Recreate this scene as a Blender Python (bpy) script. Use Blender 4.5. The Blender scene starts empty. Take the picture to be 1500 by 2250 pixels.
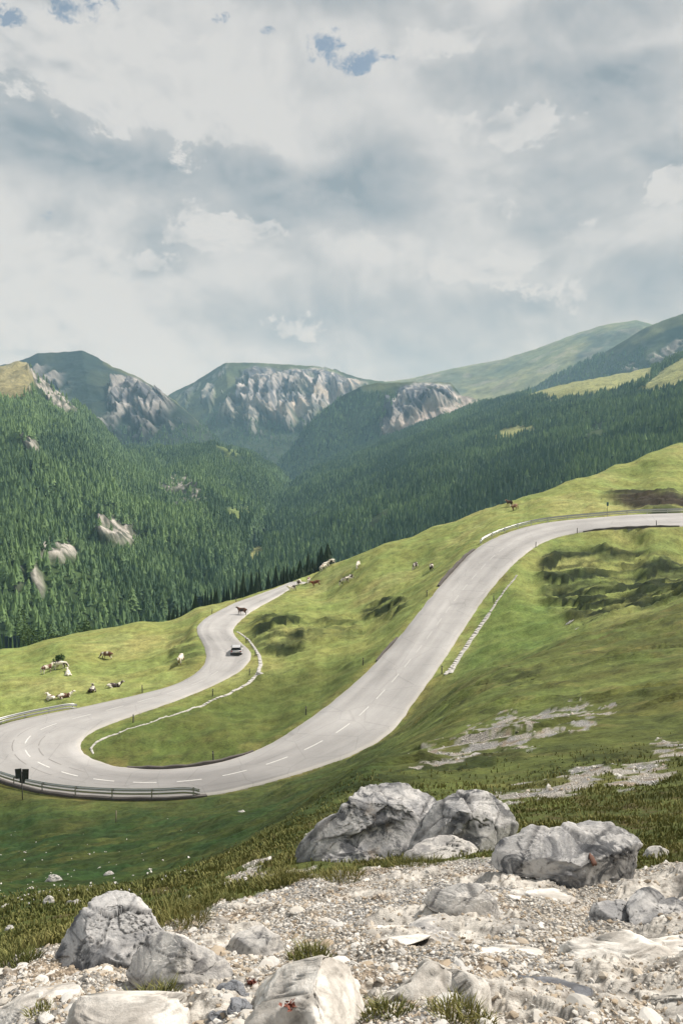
import bpy, bmesh, math, random
import numpy as np
from mathutils import Vector, Matrix
random.seed(7)
RNG = np.random.default_rng(11)
D = bpy.data
SC = bpy.context.scene
COL = SC.collection

# ------------------------------------------------------------------ camera
F = 1750.0                       # focal length in pixels of the 1500 x 2250 photograph
PITCH = math.radians(4.086)
CP, SP = math.cos(PITCH), math.sin(PITCH)
cam = D.cameras.new('camera'); co = D.objects.new('camera', cam); COL.objects.link(co)
cam.sensor_fit = 'VERTICAL'; cam.sensor_height = 36.0; cam.lens = 28.0
cam.clip_start = 0.1; cam.clip_end = 40000
co.location = (0, 0, 0); co.rotation_euler = (math.pi / 2 - PITCH, 0, 0)
SC.camera = co

def ts(u, v):
    """pixel -> (X/Y, -Z/Y) of its ray"""
    x = (np.asarray(u, float) - 750) / F; yc = (1125 - np.asarray(v, float)) / F
    dy = CP + yc * SP
    return x / dy, (SP - yc * CP) / dy
def proj(P):
    P = np.asarray(P, float)
    f = P[..., 1] * CP - P[..., 2] * SP
    up = P[..., 1] * SP + P[..., 2] * CP
    f = np.where(f < .05, .05, f)
    return 750 + F * P[..., 0] / f, 1125 - F * up / f
def at(u, v, Y):
    t, s = ts(u, v)
    return np.array([t * Y, Y + 0 * t, -s * Y]).T
def at_z(u, v, z):
    t, s = ts(u, v)
    Y = -z / s
    return np.array([t * Y, Y, z])

# ------------------------------------------------------------------ noise
_G = np.random.default_rng(5).normal(size=(1024, 3)); _G /= np.linalg.norm(_G, axis=1)[:, None]
_G = _G.astype(np.float32)
def _hash(x, y, z):
    h = (x.astype(np.int64) * 73856093) ^ (y.astype(np.int64) * 19349663) ^ (z.astype(np.int64) * 83492791)
    h = (h ^ (h >> 13)) * 1274126177
    return ((h ^ (h >> 16)) & 1023).astype(np.int64)
def perlin(x, y, z=0.0):
    x, y, z = np.broadcast_arrays(np.asarray(x, np.float64), y, z)
    xi, yi, zi = np.floor(x), np.floor(y), np.floor(z)
    xf, yf, zf = (x - xi).astype(np.float32), (y - yi).astype(np.float32), (z - zi).astype(np.float32)
    u, v, w = [q * q * q * (q * (q * 6 - 15) + 10) for q in (xf, yf, zf)]
    r = 0
    for a in (0, 1):
        for b in (0, 1):
            for c in (0, 1):
                g = _G[_hash(xi + a, yi + b, zi + c)]
                d = g[..., 0] * (xf - a) + g[..., 1] * (yf - b) + g[..., 2] * (zf - c)
                r = r + d * (u if a else 1 - u) * (v if b else 1 - v) * (w if c else 1 - w)
    return r * 1.5
def fbm(x, y, z=0.0, o=4, g=.5, l=2.03):
    r, a = 0, 1.0
    for i in range(o):
        r = r + a * perlin(x, y, np.asarray(z) + 7.3 * i); a *= g
        x, y, z = np.asarray(x) * l, np.asarray(y) * l, np.asarray(z) * l
    return r
def ridged(x, y, z=0.0, o=4, g=.5, l=2.1):
    r, a, n = 0, 1.0, 0
    for i in range(o):
        r = r + a * (1 - 2 * np.abs(perlin(x, y, np.asarray(z) + 3.1 * i))); n += a; a *= g
        x, y, z = np.asarray(x) * l, np.asarray(y) * l, np.asarray(z) * l
    return r / n
def sstep(a, b, x):
    t = np.clip((x - a) / (b - a), 0, 1); return t * t * (3 - 2 * t)
def inpoly(u, v, poly, soft=8.0):
    """soft mask of a polygon traced on the photograph (projected onto the ground it belongs to)"""
    p = np.asarray(poly, float); q = np.roll(p, -1, 0)
    u = np.asarray(u, float); v = np.asarray(v, float)
    ins = np.zeros(u.shape, bool); d2 = np.full(u.shape, 1e18)
    for (x1, y1), (x2, y2) in zip(p, q):
        c = ((y1 > v) != (y2 > v)) & (u < (x2 - x1) * (v - y1) / ((y2 - y1) or 1e-9) + x1); ins ^= c
        ex, ey = x2 - x1, y2 - y1; L = ex * ex + ey * ey + 1e-9
        k = np.clip(((u - x1) * ex + (v - y1) * ey) / L, 0, 1)
        d2 = np.minimum(d2, (u - x1 - k * ex) ** 2 + (v - y1 - k * ey) ** 2)
    sd = np.where(ins, 1, -1) * np.sqrt(d2)
    return sstep(-soft, soft, sd)
def ell(u, v, cu, cv, ru, rv, rot=0):
    c, s = math.cos(math.radians(rot)), math.sin(math.radians(rot))
    a, b = (u - cu) * c + (v - cv) * s, -(u - cu) * s + (v - cv) * c
    return 1 - sstep(.55, 1.15, np.sqrt((a / ru) ** 2 + (b / rv) ** 2))
def mix(a, b, m):
    m = np.asarray(m)[..., None]; return np.asarray(a) * (1 - m) + np.asarray(b) * m

# ------------------------------------------------------------------ object helpers
def tag(o, label=None, cat=None, group=None, kind=None):
    if label: o['label'] = label
    if cat: o['category'] = cat
    if group: o['group'] = group
    if kind: o['kind'] = kind
    return o
def mesh_np(name, verts, faces, smooth=True, attrs=None):
    """verts (n,3); faces (m,k) array of one size"""
    verts = np.ascontiguousarray(verts, np.float32); faces = np.ascontiguousarray(faces, np.int32)
    me = D.meshes.new(name); k = faces.shape[1]
    me.vertices.add(len(verts)); me.vertices.foreach_set('co', verts.ravel())
    me.loops.add(faces.size); me.loops.foreach_set('vertex_index', faces.ravel())
    me.polygons.add(len(faces)); me.polygons.foreach_set('loop_start', np.arange(0, faces.size, k, dtype=np.int32))
    me.polygons.foreach_set('use_smooth', np.full(len(faces), smooth, bool))
    for n, a in (attrs or {}).items():
        a = np.asarray(a, np.float32)
        if a.ndim == 1:
            me.attributes.new(n, 'FLOAT', 'POINT').data.foreach_set('value', a)
        else:
            if a.shape[1] == 3: a = np.concatenate([a, np.ones((len(a), 1), np.float32)], 1)
            me.attributes.new(n, 'FLOAT_COLOR', 'POINT').data.foreach_set('color', np.ascontiguousarray(a).ravel())
    me.update(); me.validate(clean_customdata=False)
    return me
def link(name, me, mat=None, parent=None, loc=None, rot=None):
    o = D.objects.new(name, me)
    if mat is not None:
        me.materials.clear(); me.materials.append(mat)
    COL.objects.link(o)
    if parent is not None: o.parent = parent
    if loc is not None: o.location = loc
    if rot is not None: o.rotation_euler = rot
    return o
def empty(name, loc, rz=0, rot=None):
    o = D.objects.new(name, None); COL.objects.link(o); o.location = loc
    o.rotation_euler = rot if rot is not None else (0, 0, rz); o.empty_display_size = .3
    return o
def grid_faces(nr, nc):
    i = np.arange(nr - 1)[:, None] * nc + np.arange(nc - 1)[None]
    return np.stack([i, i + 1, i + nc + 1, i + nc], -1).reshape(-1, 4)
class MB:
    """collects simple solids into one mesh"""
    def __init__(s): s.bm = bmesh.new()
    def box(s, c, d, rot=None, bevel=0):
        m = Matrix.Translation(c) @ (rot.to_4x4() if rot is not None else Matrix.Identity(4)) @ Matrix.Diagonal((*d, 1))
        r = bmesh.ops.create_cube(s.bm, size=1, matrix=m)
        if bevel:
            es = {e for v in r['verts'] for e in v.link_edges}
            bmesh.ops.bevel(s.bm, geom=list(es), offset=bevel, segments=2, affect='EDGES', profile=.6)
        return s
    def cyl(s, a, b, r, r2=None, n=10):
        a, b = Vector(a), Vector(b); d = b - a
        q = d.to_track_quat('Z', 'Y').to_matrix().to_4x4()
        bmesh.ops.create_cone(s.bm, cap_ends=True, segments=n, radius1=r, radius2=r if r2 is None else r2, depth=d.length, matrix=Matrix.Translation((a + b) / 2) @ q)
        return s
    def poly(s, pts):
        s.bm.faces.new([s.bm.verts.new(p) for p in pts]); return s
    def loft(s, rings, cap=True):
        vs = [[s.bm.verts.new(p) for p in r] for r in rings]; n = len(vs[0])
        for a, b in zip(vs, vs[1:]):
            for i in range(n):
                s.bm.faces.new([a[i], a[(i + 1) % n], b[(i + 1) % n], b[i]])
        if cap: s.bm.faces.new(vs[0][::-1]); s.bm.faces.new(vs[-1])
        return s
    def build(s, name, mat, parent=None, smooth=False, loc=None, rot=None):
        bmesh.ops.recalc_face_normals(s.bm, faces=s.bm.faces[:])
        me = D.meshes.new(name); s.bm.to_mesh(me); s.bm.free()
        if smooth:
            for p in me.polygons: p.use_smooth = True
        return link(name, me, mat, parent, loc, rot)

# ------------------------------------------------------------------ materials
def new_mat(name):
    m = D.materials.new(name); m.use_nodes = True
    nt = m.node_tree; b = nt.nodes['Principled BSDF']
    return m, nt, b
class NT:
    def __init__(s, nt): s.nt = nt
    def n(s, t, **k):
        o = s.nt.nodes.new(t)
        for a, v in k.items(): setattr(o, a, v)
        return o
    def l(s, a, b): s.nt.links.new(a, b)
    def put(s, sock, v):
        if hasattr(v, 'is_output'): s.l(v, sock)
        elif v is not None: sock.default_value = v
    def math(s, op, a, b=None, c=None, clamp=False):
        o = s.n('ShaderNodeMath', operation=op); o.use_clamp = clamp
        for i, v in enumerate((a, b, c)): s.put(o.inputs[i], v)
        return o.outputs[0]
    def vmath(s, op, a, b=None):
        o = s.n('ShaderNodeVectorMath', operation=op)
        s.put(o.inputs[0], a); s.put(o.inputs[1], b)
        return o.outputs['Value'] if op in ('LENGTH', 'DOT_PRODUCT', 'DISTANCE') else o.outputs[0]
    def mr(s, v, a, b, c=0.0, d=1.0, smooth=True):
        o = s.n('ShaderNodeMapRange'); o.interpolation_type = 'SMOOTHSTEP' if smooth else 'LINEAR'
        s.put(o.inputs[0], v)
        for i, q in enumerate((a, b, c, d)): s.put(o.inputs[i + 1], q)
        return o.outputs[0]
    def noise(s, vec, scale, detail=4, rough=.5, dist=0, color=False, lac=2.0):
        o = s.n('ShaderNodeTexNoise'); s.put(o.inputs['Vector'], vec)
        o.inputs['Scale'].default_value = scale; o.inputs['Detail'].default_value = detail
        o.inputs['Roughness'].default_value = rough; o.inputs['Distortion'].default_value = dist
        o.inputs['Lacunarity'].default_value = lac
        return o.outputs['Color' if color else 'Fac']
    def vor(s, vec, scale, feature='F1', out='Distance', rnd=1.0):
        o = s.n('ShaderNodeTexVoronoi', feature=feature); s.put(o.inputs['Vector'], vec)
        o.inputs['Scale'].default_value = scale; o.inputs['Randomness'].default_value = rnd
        return o.outputs[out]
    def mixc(s, f, a, b, mode='MIX'):
        o = s.n('ShaderNodeMix', data_type='RGBA', blend_type=mode); s.put(o.inputs[0], f)
        for i, v in ((6, a), (7, b)):
            if isinstance(v, (tuple, list)) and len(v) == 3: v = (*v, 1)
            s.put(o.inputs[i], v)
        return o.outputs[2]
    def attr(s, name, out='Fac'):
        o = s.n('ShaderNodeAttribute', attribute_name=name); return o.outputs[out]
    def pos(s): return s.n('ShaderNodeNewGeometry').outputs['Position']
    def obj(s): return s.n('ShaderNodeTexCoord').outputs['Object']
    def mapv(s, vec, scale):
        o = s.n('ShaderNodeMapping'); s.put(o.inputs['Vector'], vec); o.inputs['Scale'].default_value = scale; return o.outputs[0]
    def bump(s, h, strength, dist, bsdf):
        o = s.n('ShaderNodeBump'); s.put(o.inputs['Height'], h); s.put(o.inputs['Strength'], strength); o.inputs['Distance'].default_value = dist
        s.l(o.outputs[0], bsdf.inputs['Normal'])
def plain(name, col, rough=.6, metal=0.0, var=.15, scale=6.0, spec=.5):
    m, nt, b = new_mat(name); N = NT(nt)
    f = N.noise(N.obj(), scale, 5, .6)
    c = N.mixc(f, tuple(x * (1 - var) for x in col), tuple(min(1, x * (1 + var)) for x in col))
    N.l(c, b.inputs['Base Color']); b.inputs['Roughness'].default_value = rough; b.inputs['Metallic'].default_value = metal
    b.inputs['Specular IOR Level'].default_value = spec
    return m
def ground_mat():
    m, nt, b = new_mat('ground'); N = NT(nt); p = N.pos()
    base = N.attr('base', 'Color'); g = N.attr('gravel'); far = N.attr('far')
    # grass: fine mottling, finer close by
    n1 = N.noise(p, .55, 9, .68); n2 = N.noise(N.mapv(p, (1, 2.2, 3)), 3.2, 8, .7)
    v = N.math('ADD', N.math('MULTIPLY', n1, 1.1), N.math('MULTIPLY', n2, 1.3))
    grassv = N.mr(v, .90, 1.50, .40, 1.62, False)
    # gravel: chips
    vc = N.vor(p, 34, out='Color'); vd = N.vor(p, 34)
    sep = N.n('ShaderNodeSeparateColor'); N.l(vc, sep.inputs[0])
    gv = N.math('MULTIPLY', N.mr(sep.outputs[0], 0, 1, .75, 1.2, False), N.mr(vd, .25, .65, 1.05, .45))
    gv = N.math('MULTIPLY', gv, N.mr(N.noise(p, 2.0, 6, .6), .3, .7, .8, 1.15))
    k = N.n('ShaderNodeMix', data_type='FLOAT'); N.l(g, k.inputs[0]); N.l(grassv, k.inputs[2]); N.l(gv, k.inputs[3]); bdn = N.mr(N.noise(N.mapv(p, (1, 1, 2.5)), 7, 9, .68), .3, .7, .62, 1.25, False); k0 = k; k = N.n('ShaderNodeMix', data_type='FLOAT'); N.l(N.attr('bed'), k.inputs[0]); N.l(k0.outputs[0], k.inputs[2]); N.l(bdn, k.inputs[3])
    sc = N.n('ShaderNodeVectorMath', operation='SCALE'); N.l(base, sc.inputs[0]); N.l(k.outputs[0], sc.inputs['Scale'])
    # yellow / green tint drift
    tint = N.mixc(N.mr(N.noise(p, .16, 6, .6), .35, .65), (.94, 1.03, .96), (1.05, 1.0, .95))
    bd = N.attr('bed'); tint = N.mixc(N.math('MAXIMUM', g, bd), tint, (1, 1, 1))
    N.l(N.mixc(1.0, sc.outputs[0], tint, 'MULTIPLY'), b.inputs['Base Color'])
    b.inputs['Roughness'].default_value = .9; b.inputs['Specular IOR Level'].default_value = .15
    h = N.math('ADD', N.math('MULTIPLY', n2, .6), N.math('MULTIPLY', N.noise(p, 14, 6, .7), .25))
    h = N.math('SUBTRACT', h, N.math('MULTIPLY', N.math('MULTIPLY', vd, N.math('MULTIPLY', g, N.math('SUBTRACT', 1.0, bd))), .35))
    N.bump(h, .8, .12, b)
    return m
def far_mat(name, scale, bump=.5, dist=12.0):
    m, nt, b = new_mat(name); N = NT(nt); p = N.pos()
    base = N.attr('base', 'Color'); rk = N.attr('rock')
    n = N.noise(p, scale, 9, .68); n2 = N.noise(N.mapv(p, (1, 1, .35)), scale * 3.1, 8, .7)
    k = N.mr(N.math('ADD', n, n2), .75, 1.25, .5, 1.5, False)
    sc = N.n('ShaderNodeVectorMath', operation='SCALE'); N.l(base, sc.inputs[0]); N.l(k, sc.inputs['Scale'])
    N.l(sc.outputs[0], b.inputs['Base Color']); b.inputs['Roughness'].default_value = .95; b.inputs['Specular IOR Level'].default_value = .1
    h = N.math('ADD', n, N.math('MULTIPLY', n2, .5))
    N.bump(h, N.math('ADD', N.math('MULTIPLY', rk, .5), bump * .4), dist, b)
    return m
def leaf_mat(name, dark, light, scale=.8, trans=.0):
    m, nt, b = new_mat(name); N = NT(nt)
    t = N.attr('tint'); f = N.noise(N.pos(), scale, 4, .6)
    k = N.math('ADD', N.math('MULTIPLY', t, .75), N.math('MULTIPLY', f, .35), clamp=True)
    N.l(N.mixc(k, dark, light), b.inputs['Base Color'])
    b.inputs['Roughness'].default_value = .75; b.inputs['Specular IOR Level'].default_value = .2
    if trans:
        b.inputs['Subsurface Weight'].default_value = 0
    return m
def rock_mat(name, pale, mid, dark, lichen=.5, scale=1.0, cavity=1.0):
    m, nt, b = new_mat(name); N = NT(nt); p = N.pos()
    n = N.noise(p, 3.2 * scale, 9, .65, .6); f = N.noise(p, 26 * scale, 8, .72); w = N.noise(p, 5 * scale, 9, .68, .8)
    c = N.mixc(N.mr(n, .40, .56), mid, pale)
    c = N.mixc(N.math('MULTIPLY', N.math('MULTIPLY', N.mr(w, .47, .58), N.mr(N.noise(p, 1.7 * scale, 3, .5), .38, .56)), .9 * lichen), c, dark)
    c = N.mixc(N.math('MULTIPLY', N.mr(f, .53, .66), .42 * lichen), c, tuple(x * .5 for x in dark))
    cav = N.attr('crack')
    c = N.mixc(N.math('MULTIPLY', cav, .8 * cavity), c, tuple(x * .35 for x in dark))
    br = N.mr(N.noise(p, 1.4 * scale, 4, .6), .62, .74)
    c = N.mixc(N.math('MULTIPLY', br, .4), c, (.30, .22, .13))
    N.l(c, b.inputs['Base Color']); b.inputs['Roughness'].default_value = .92; b.inputs['Specular IOR Level'].default_value = .15
    h = N.math('ADD', N.math('ADD', N.math('MULTIPLY', n, .5), N.math('MULTIPLY', w, .5)), N.math('MULTIPLY', f, .35))
    N.bump(h, .7, .035 / scale, b)
    return m
M = {}
M['ground'] = ground_mat()
M['far'] = far_mat('mountainside', .006, .6, 22.0)
M['near_far'] = far_mat('forest_floor', .09, .4, 3.0)
M['conifer'] = leaf_mat('spruce_needles', (.018, .050, .030), (.165, .255, .095), .12)
M['leaf'] = leaf_mat('broad_leaves', (.018, .045, .014), (.085, .135, .04), .5)
M['grassblade'] = leaf_mat('grass_blades', (.055, .085, .02), (.30, .27, .10), 1.5)
M['heather'] = leaf_mat('dwarf_shrub_leaves', (.012, .020, .008), (.055, .065, .022), 1.5)
M['darkconifer'] = leaf_mat('dark_spruce_needles', (.008, .018, .010), (.035, .060, .026), .12)
M['trunk'] = plain('bark', (.09, .065, .045), .9)
M['rock'] = rock_mat('limestone', (.60, .575, .54), (.40, .39, .375), (.11, .112, .125), .6)
M['rockgrey'] = rock_mat('lichened_limestone', (.50, .49, .48), (.29, .29, .295), (.05, .055, .065), .95)
M['rockpale'] = rock_mat('pale_limestone', (.72, .69, .64), (.50, .47, .43), (.20, .185, .165), .5)
M['rockdark'] = rock_mat('dark_limestone', (.24, .25, .27), (.15, .155, .17), (.06, .06, .065), .6)
M['gutterstone'] = plain('gutter_stone', (.44, .425, .395), .9, 0, .3, 1.3)
M['metal'] = plain('galvanised_steel', (.50, .51, .51), .42, .85, .12, 3)
M['post'] = plain('weathered_post', (.07, .065, .06), .8)
M['signback'] = plain('sign_back', (.035, .035, .033), .6)

# ------------------------------------------------------------------ the road, station by station (both edges)
ST = [(1620,1118,-11.3,1650,1150,-12.6),(1500,1127,-11.6,1500,1155,-13.0),(1400,1130,-11.9,1420,1157,-13.3),(1300,1138,-12.6,1340,1161,-13.9),
(1200,1148,-13.6,1275,1168,-14.7),(1130,1165,-14.7,1225,1178,-15.4),(1080,1185,-16,1180,1196,-16.4),(1040,1210,-17.4,1135,1230,-17.9),
(1000,1250,-19.5,1098,1268,-20),(960,1295,-21.6,1060,1315,-22.3),(920,1345,-23.7,1022,1372,-24.4),(880,1395,-25.7,985,1430,-26.2),
(840,1440,-27.2,945,1488,-27.6),(800,1482,-28.3,915,1530,-28.6),(750,1525,-29.4,885,1572,-29.5),(700,1565,-30.3,850,1613,-30.0),
(650,1600,-31,800,1643,-30.6),(600,1632,-31.7,735,1670,-31.2),(550,1655,-32.2,660,1695,-31.6),(500,1672,-32.6,585,1717,-32),
(450,1682,-32.9,515,1735,-32.4),(400,1688,-33.1,435,1747,-32.7),(350,1691,-33.3,350,1752,-32.9),(300,1689,-33.4,265,1752,-33.1),
(250,1683,-33.45,180,1747,-33.3),(210,1671,-33.5,100,1738,-33.5),(185,1656,-33.5,20,1718,-33.6),(174,1640,-33.5,-55,1685,-33.7),
(180,1622,-33.45,-75,1640,-33.7),(205,1603,-33.4,-30,1602,-33.6),(250,1585,-33.4,60,1577,-33.5),(300,1567,-33.3,150,1560,-33.4),
(350,1550,-33.2,225,1544,-33.3),(400,1532,-33.1,300,1527,-33.15),(450,1512,-33,365,1511,-33),(500,1488,-32.8,415,1490,-32.8),
(535,1466,-32.6,445,1466,-32.6),(551,1440,-32.4,454,1445,-32.4),(546,1427,-32.3,453,1425,-32.3),(528,1411,-32.2,443,1405,-32.2),
(514,1393,-32.1,434,1388,-32.1),(511,1383,-32.05,435,1375,-32),(520,1369,-32,452,1358,-31.95),(545,1347,-31.9,485,1340,-31.9),
(578,1327,-31.8,520,1323,-31.8),(610,1310,-31.75,560,1309,-31.8),(638,1292,-31.8,612,1290,-31.8),(662,1281,-32.0,650,1277,-31.9)]
E1 = np.array([at_z(a, b, c) for a, b, c, *_ in ST]); E2 = np.array([at_z(a, b, c) for *_, a, b, c in ST])
for k in range(2):                       # over the crest
    d = np.array([7.0, 9, -2.5]); E1 = np.vstack([E1, E1[-1] + d]); E2 = np.vstack([E2, E2[-1] + d])
def dense(P, step=.55):
    out = []
    Q = np.vstack([2 * P[0] - P[1], P, 2 * P[-1] - P[-2]])
    L = np.linalg.norm(np.diff(P, axis=0), axis=1)
    return Q, L
def cr(Q, i, t):
    a, b, c, d = Q[i], Q[i + 1], Q[i + 2], Q[i + 3]
    return .5 * (2 * b + (c - a) * t + (2 * a - 5 * b + 4 * c - d) * t * t + (3 * b - a - 3 * c + d) * t ** 3)
C0 = (E1 + E2) / 2
Q1, _ = dense(E1); Q2, _ = dense(E2); _, LC = dense(C0)
R1, R2 = [], []
for i in range(len(E1) - 1):
    n = max(2, int(LC[i] / .5))
    for k in range(n):
        R1.append(cr(Q1, i, k / n)); R2.append(cr(Q2, i, k / n))
R1, R2 = np.array(R1), np.array(R2)
def smooth(P, n):
    for _ in range(n):
        P = P.copy(); P[1:-1] = (P[:-2] + 2 * P[1:-1] + P[2:]) / 4
    return P
R1, R2 = smooth(R1, 20), smooth(R2, 20)
RC = (R1 + R2) / 2
SLEN = np.concatenate([[0], np.cumsum(np.linalg.norm(np.diff(RC, axis=0), axis=1))])

# ------------------------------------------------------------------ near terrain: thin plate surface through surveyed points
CT = []                                  # (t, lnY, s)
def cp(u, v, Y):
    t, s = ts(u, v); CT.append((float(t), math.log(Y), float(s)))
def cw(x, y, z): CT.append((x / y, math.log(y), -z / y))
for P in (E1, E2):
    for p in P[:-2]: cw(*p)
for u, v, Y in [(0,2250,3.6),(375,2250,3.3),(750,2250,3.1),(1125,2250,3.0),(1500,2250,2.9),(0,2100,5.4),(375,2100,4.8),(750,2100,4.4),(1125,2100,4.2),(1500,2100,4.0),
 (0,2010,8.2),(250,2000,6.9),(500,2000,6.2),(750,2000,6.0),(1100,2000,5.6),(1500,2000,5.3),(500,1930,8.6),(750,1900,8.3),(1100,1900,7.7),(1500,1900,7.1),
 (640,1850,10.5),(900,1800,11.8),(1150,1800,11.3),(1500,1800,9.8),(800,1700,21),(1000,1700,19),(1150,1700,17.5),(1300,1700,15.5),(1500,1700,14.2),
 (900,1620,52),(1000,1600,41),(1120,1600,34),(1250,1600,28),(1500,1600,23.5),(1050,1500,62),(1250,1500,48),(1500,1500,37.5),(1000,1520,72),
 (1250,1410,74),(1380,1400,66),(1500,1400,58),(1500,1350,70),(1380,1375,76),(1300,1395,82),
 (1500,1300,112),(1320,1340,108),(1420,1330,108),(1200,1260,134),(1300,1260,132),(1400,1230,138),(1500,1230,138),(1400,1185,147),(1150,1400,104),(1120,1330,117),(1000,1490,93),(1080,1440,97),(1200,1420,90),(1220,1360,108),
 (300,1960,23),(0,1960,26),(120,1900,40),(150,1850,52),(100,1800,68),(300,1800,64),(0,1780,74),(500,1800,44),(450,1900,27),(600,1780,48),(560,1850,26),(700,1720,56),(800,1655,73),(640,1720,66),(520,1760,67),(420,1780,68),
 (1350,1060,203),(1250,1080,196),(1400,1065,200),(1500,1060,196),(1450,1105,172),(1360,1112,172),(1250,1118,173),(1150,1125,182),(1050,1160,176),(1000,1200,168),(900,1240,170),(800,1300,160),(950,1260,152),(870,1290,152),(720,1290,184),(650,1350,150),(600,1380,142),(640,1430,128),(580,1420,132),(590,1340,163),
 (700,1450,120),(800,1400,128),(850,1345,141),(720,1380,140),(600,1550,103),(450,1600,95),(300,1640,89.5),(600,1480,117),(720,1510,106),
 (100,1500,120),(235,1450,137),(400,1400,148),(300,1430,142),(50,1450,143),(350,1460,129),(180,1520,112),(0,1530,113),(420,1365,160)]: cp(u, v, Y)
SKY = [(1500,975,235),(1420,998,230),(1350,1020,225),(1250,1056,218),(1150,1093,212),(1050,1127,208),(950,1160,206),(850,1195,205),(780,1222,205),(720,1240,206),(690,1256,207),(655,1272,207),(600,1293,196),(560,1303,188),(500,1322,178),(430,1338,174),(300,1365,172),(200,1388,168),(100,1408,165),(0,1428,160)]
for u, v, Y in SKY:
    cp(u, v, Y); p = at(u, v, Y)
    for dy, dz in ((14, 5.5), (45, 27), (110, 85), (230, 190)):
        cw(p[0] * (p[1] + dy) / p[1], p[1] + dy, p[2] - dz)
for Y, zl, zr in ((1.0,-2.4,-.9),(3,-4.4,-.8),(6,-7,-1.2),(12,-12,-1.5),(25,-20,-2.5),(50,-29,-4),(80,-34,-6),(110,-36,-8),(150,-40,-5),(185,-46,4),(235,-70,10),(420,-190,-60)):
    cw(-.95 * Y, Y, zl); cw(.95 * Y, Y, zr); cw(-2.6 * Y, Y, zl - .22 * Y if Y < 60 else zl - 8 - .05 * Y); cw(2.6 * Y, Y, zr + .02 * Y)
cw(-2.6 * .3, .3, -2.0); cw(0, .3, -1.4); cw(-9 * .3, .3, -2.6); cw(9 * .3, .3, -1.0); cw(-9, 1, -6.5); cw(9, 1, -1.0); cw(-9 * 6, 6, -22); cw(9 * 6, 6, -2); cw(-9 * 40, 40, -90); cw(9 * 40, 40, -8); cw(-9 * 250, 250, -240); cw(9 * 250, 250, -60); cw(2.6 * .3, .3, -1.2); cw(0, 1.0, -1.45); cw(.35, 1.0, -1.4); cw(-.4, 1.0, -1.75)
CT = np.array(CT); KA = 4.0
PX = np.stack([CT[:, 0] * KA, CT[:, 1]], 1)
def tps_k(d2): return .5 * d2 * np.log(d2 + 1e-12)
n = len(PX)
A = np.zeros((n + 3, n + 3))
A[:n, :n] = tps_k(((PX[:, None] - PX[None]) ** 2).sum(-1)) + np.eye(n) * 2e-4
A[:n, n] = 1; A[:n, n + 1:] = PX; A[n, :n] = 1; A[n + 1:, :n] = PX.T
W = np.linalg.solve(A, np.concatenate([CT[:, 2], [0, 0, 0]]))
def surf_s(t, ly):
    q = np.stack([np.ravel(t) * KA, np.ravel(ly)], 1); out = np.empty(len(q))
    for i in range(0, len(q), 20000):
        k = q[i:i + 20000]
        d2 = (k[:, :1] - PX[None, :, 0]) ** 2 + (k[:, 1:] - PX[None, :, 1]) ** 2
        out[i:i + 20000] = tps_k(d2) @ W[:n] + W[n] + k @ W[n + 1:]
    return out.reshape(np.shape(t))
tt = np.concatenate([np.linspace(-9, -2.6, 30, endpoint=False), np.linspace(-2.6, -.95, 50, endpoint=False), np.linspace(-.95, -.5, 40, endpoint=False), np.linspace(-.5, .5, 600), np.linspace(.5, .95, 41)[1:], np.linspace(.95, 2.6, 51)[1:], np.linspace(2.6, 9, 31)[1:]])
LY = np.concatenate([np.linspace(math.log(.3), 0, 40, endpoint=False), np.linspace(0, math.log(470), 860)])
TG, LG = np.meshgrid(tt, LY)
c_t = tt[::4] if (len(tt) - 1) % 4 == 0 else np.append(tt[::4], tt[-1])
c_l = np.append(LY[::4], LY[-1]) if (len(LY) - 1) % 4 else LY[::4]
Sc = surf_s(*np.meshgrid(c_t, c_l))      # coarse solve, then bilinear to the fine grid
def bil(xs, ys, Z, x, y):
    i = np.clip(np.searchsorted(xs, x) - 1, 0, len(xs) - 2); j = np.clip(np.searchsorted(ys, y) - 1, 0, len(ys) - 2)
    fx = np.clip((x - xs[i]) / (xs[i + 1] - xs[i]), 0, 1); fy = np.clip((y - ys[j]) / (ys[j + 1] - ys[j]), 0, 1)
    return (Z[j, i] * (1 - fx) + Z[j, i + 1] * fx) * (1 - fy) + (Z[j + 1, i] * (1 - fx) + Z[j + 1, i + 1] * fx) * fy
SG = bil(c_t, c_l, Sc, TG.ravel(), LG.ravel()).reshape(TG.shape)
YG = np.exp(LG); XG = TG * YG; ZG = -SG * YG
UG, VG = proj(np.stack([XG, YG, ZG], -1))

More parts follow.
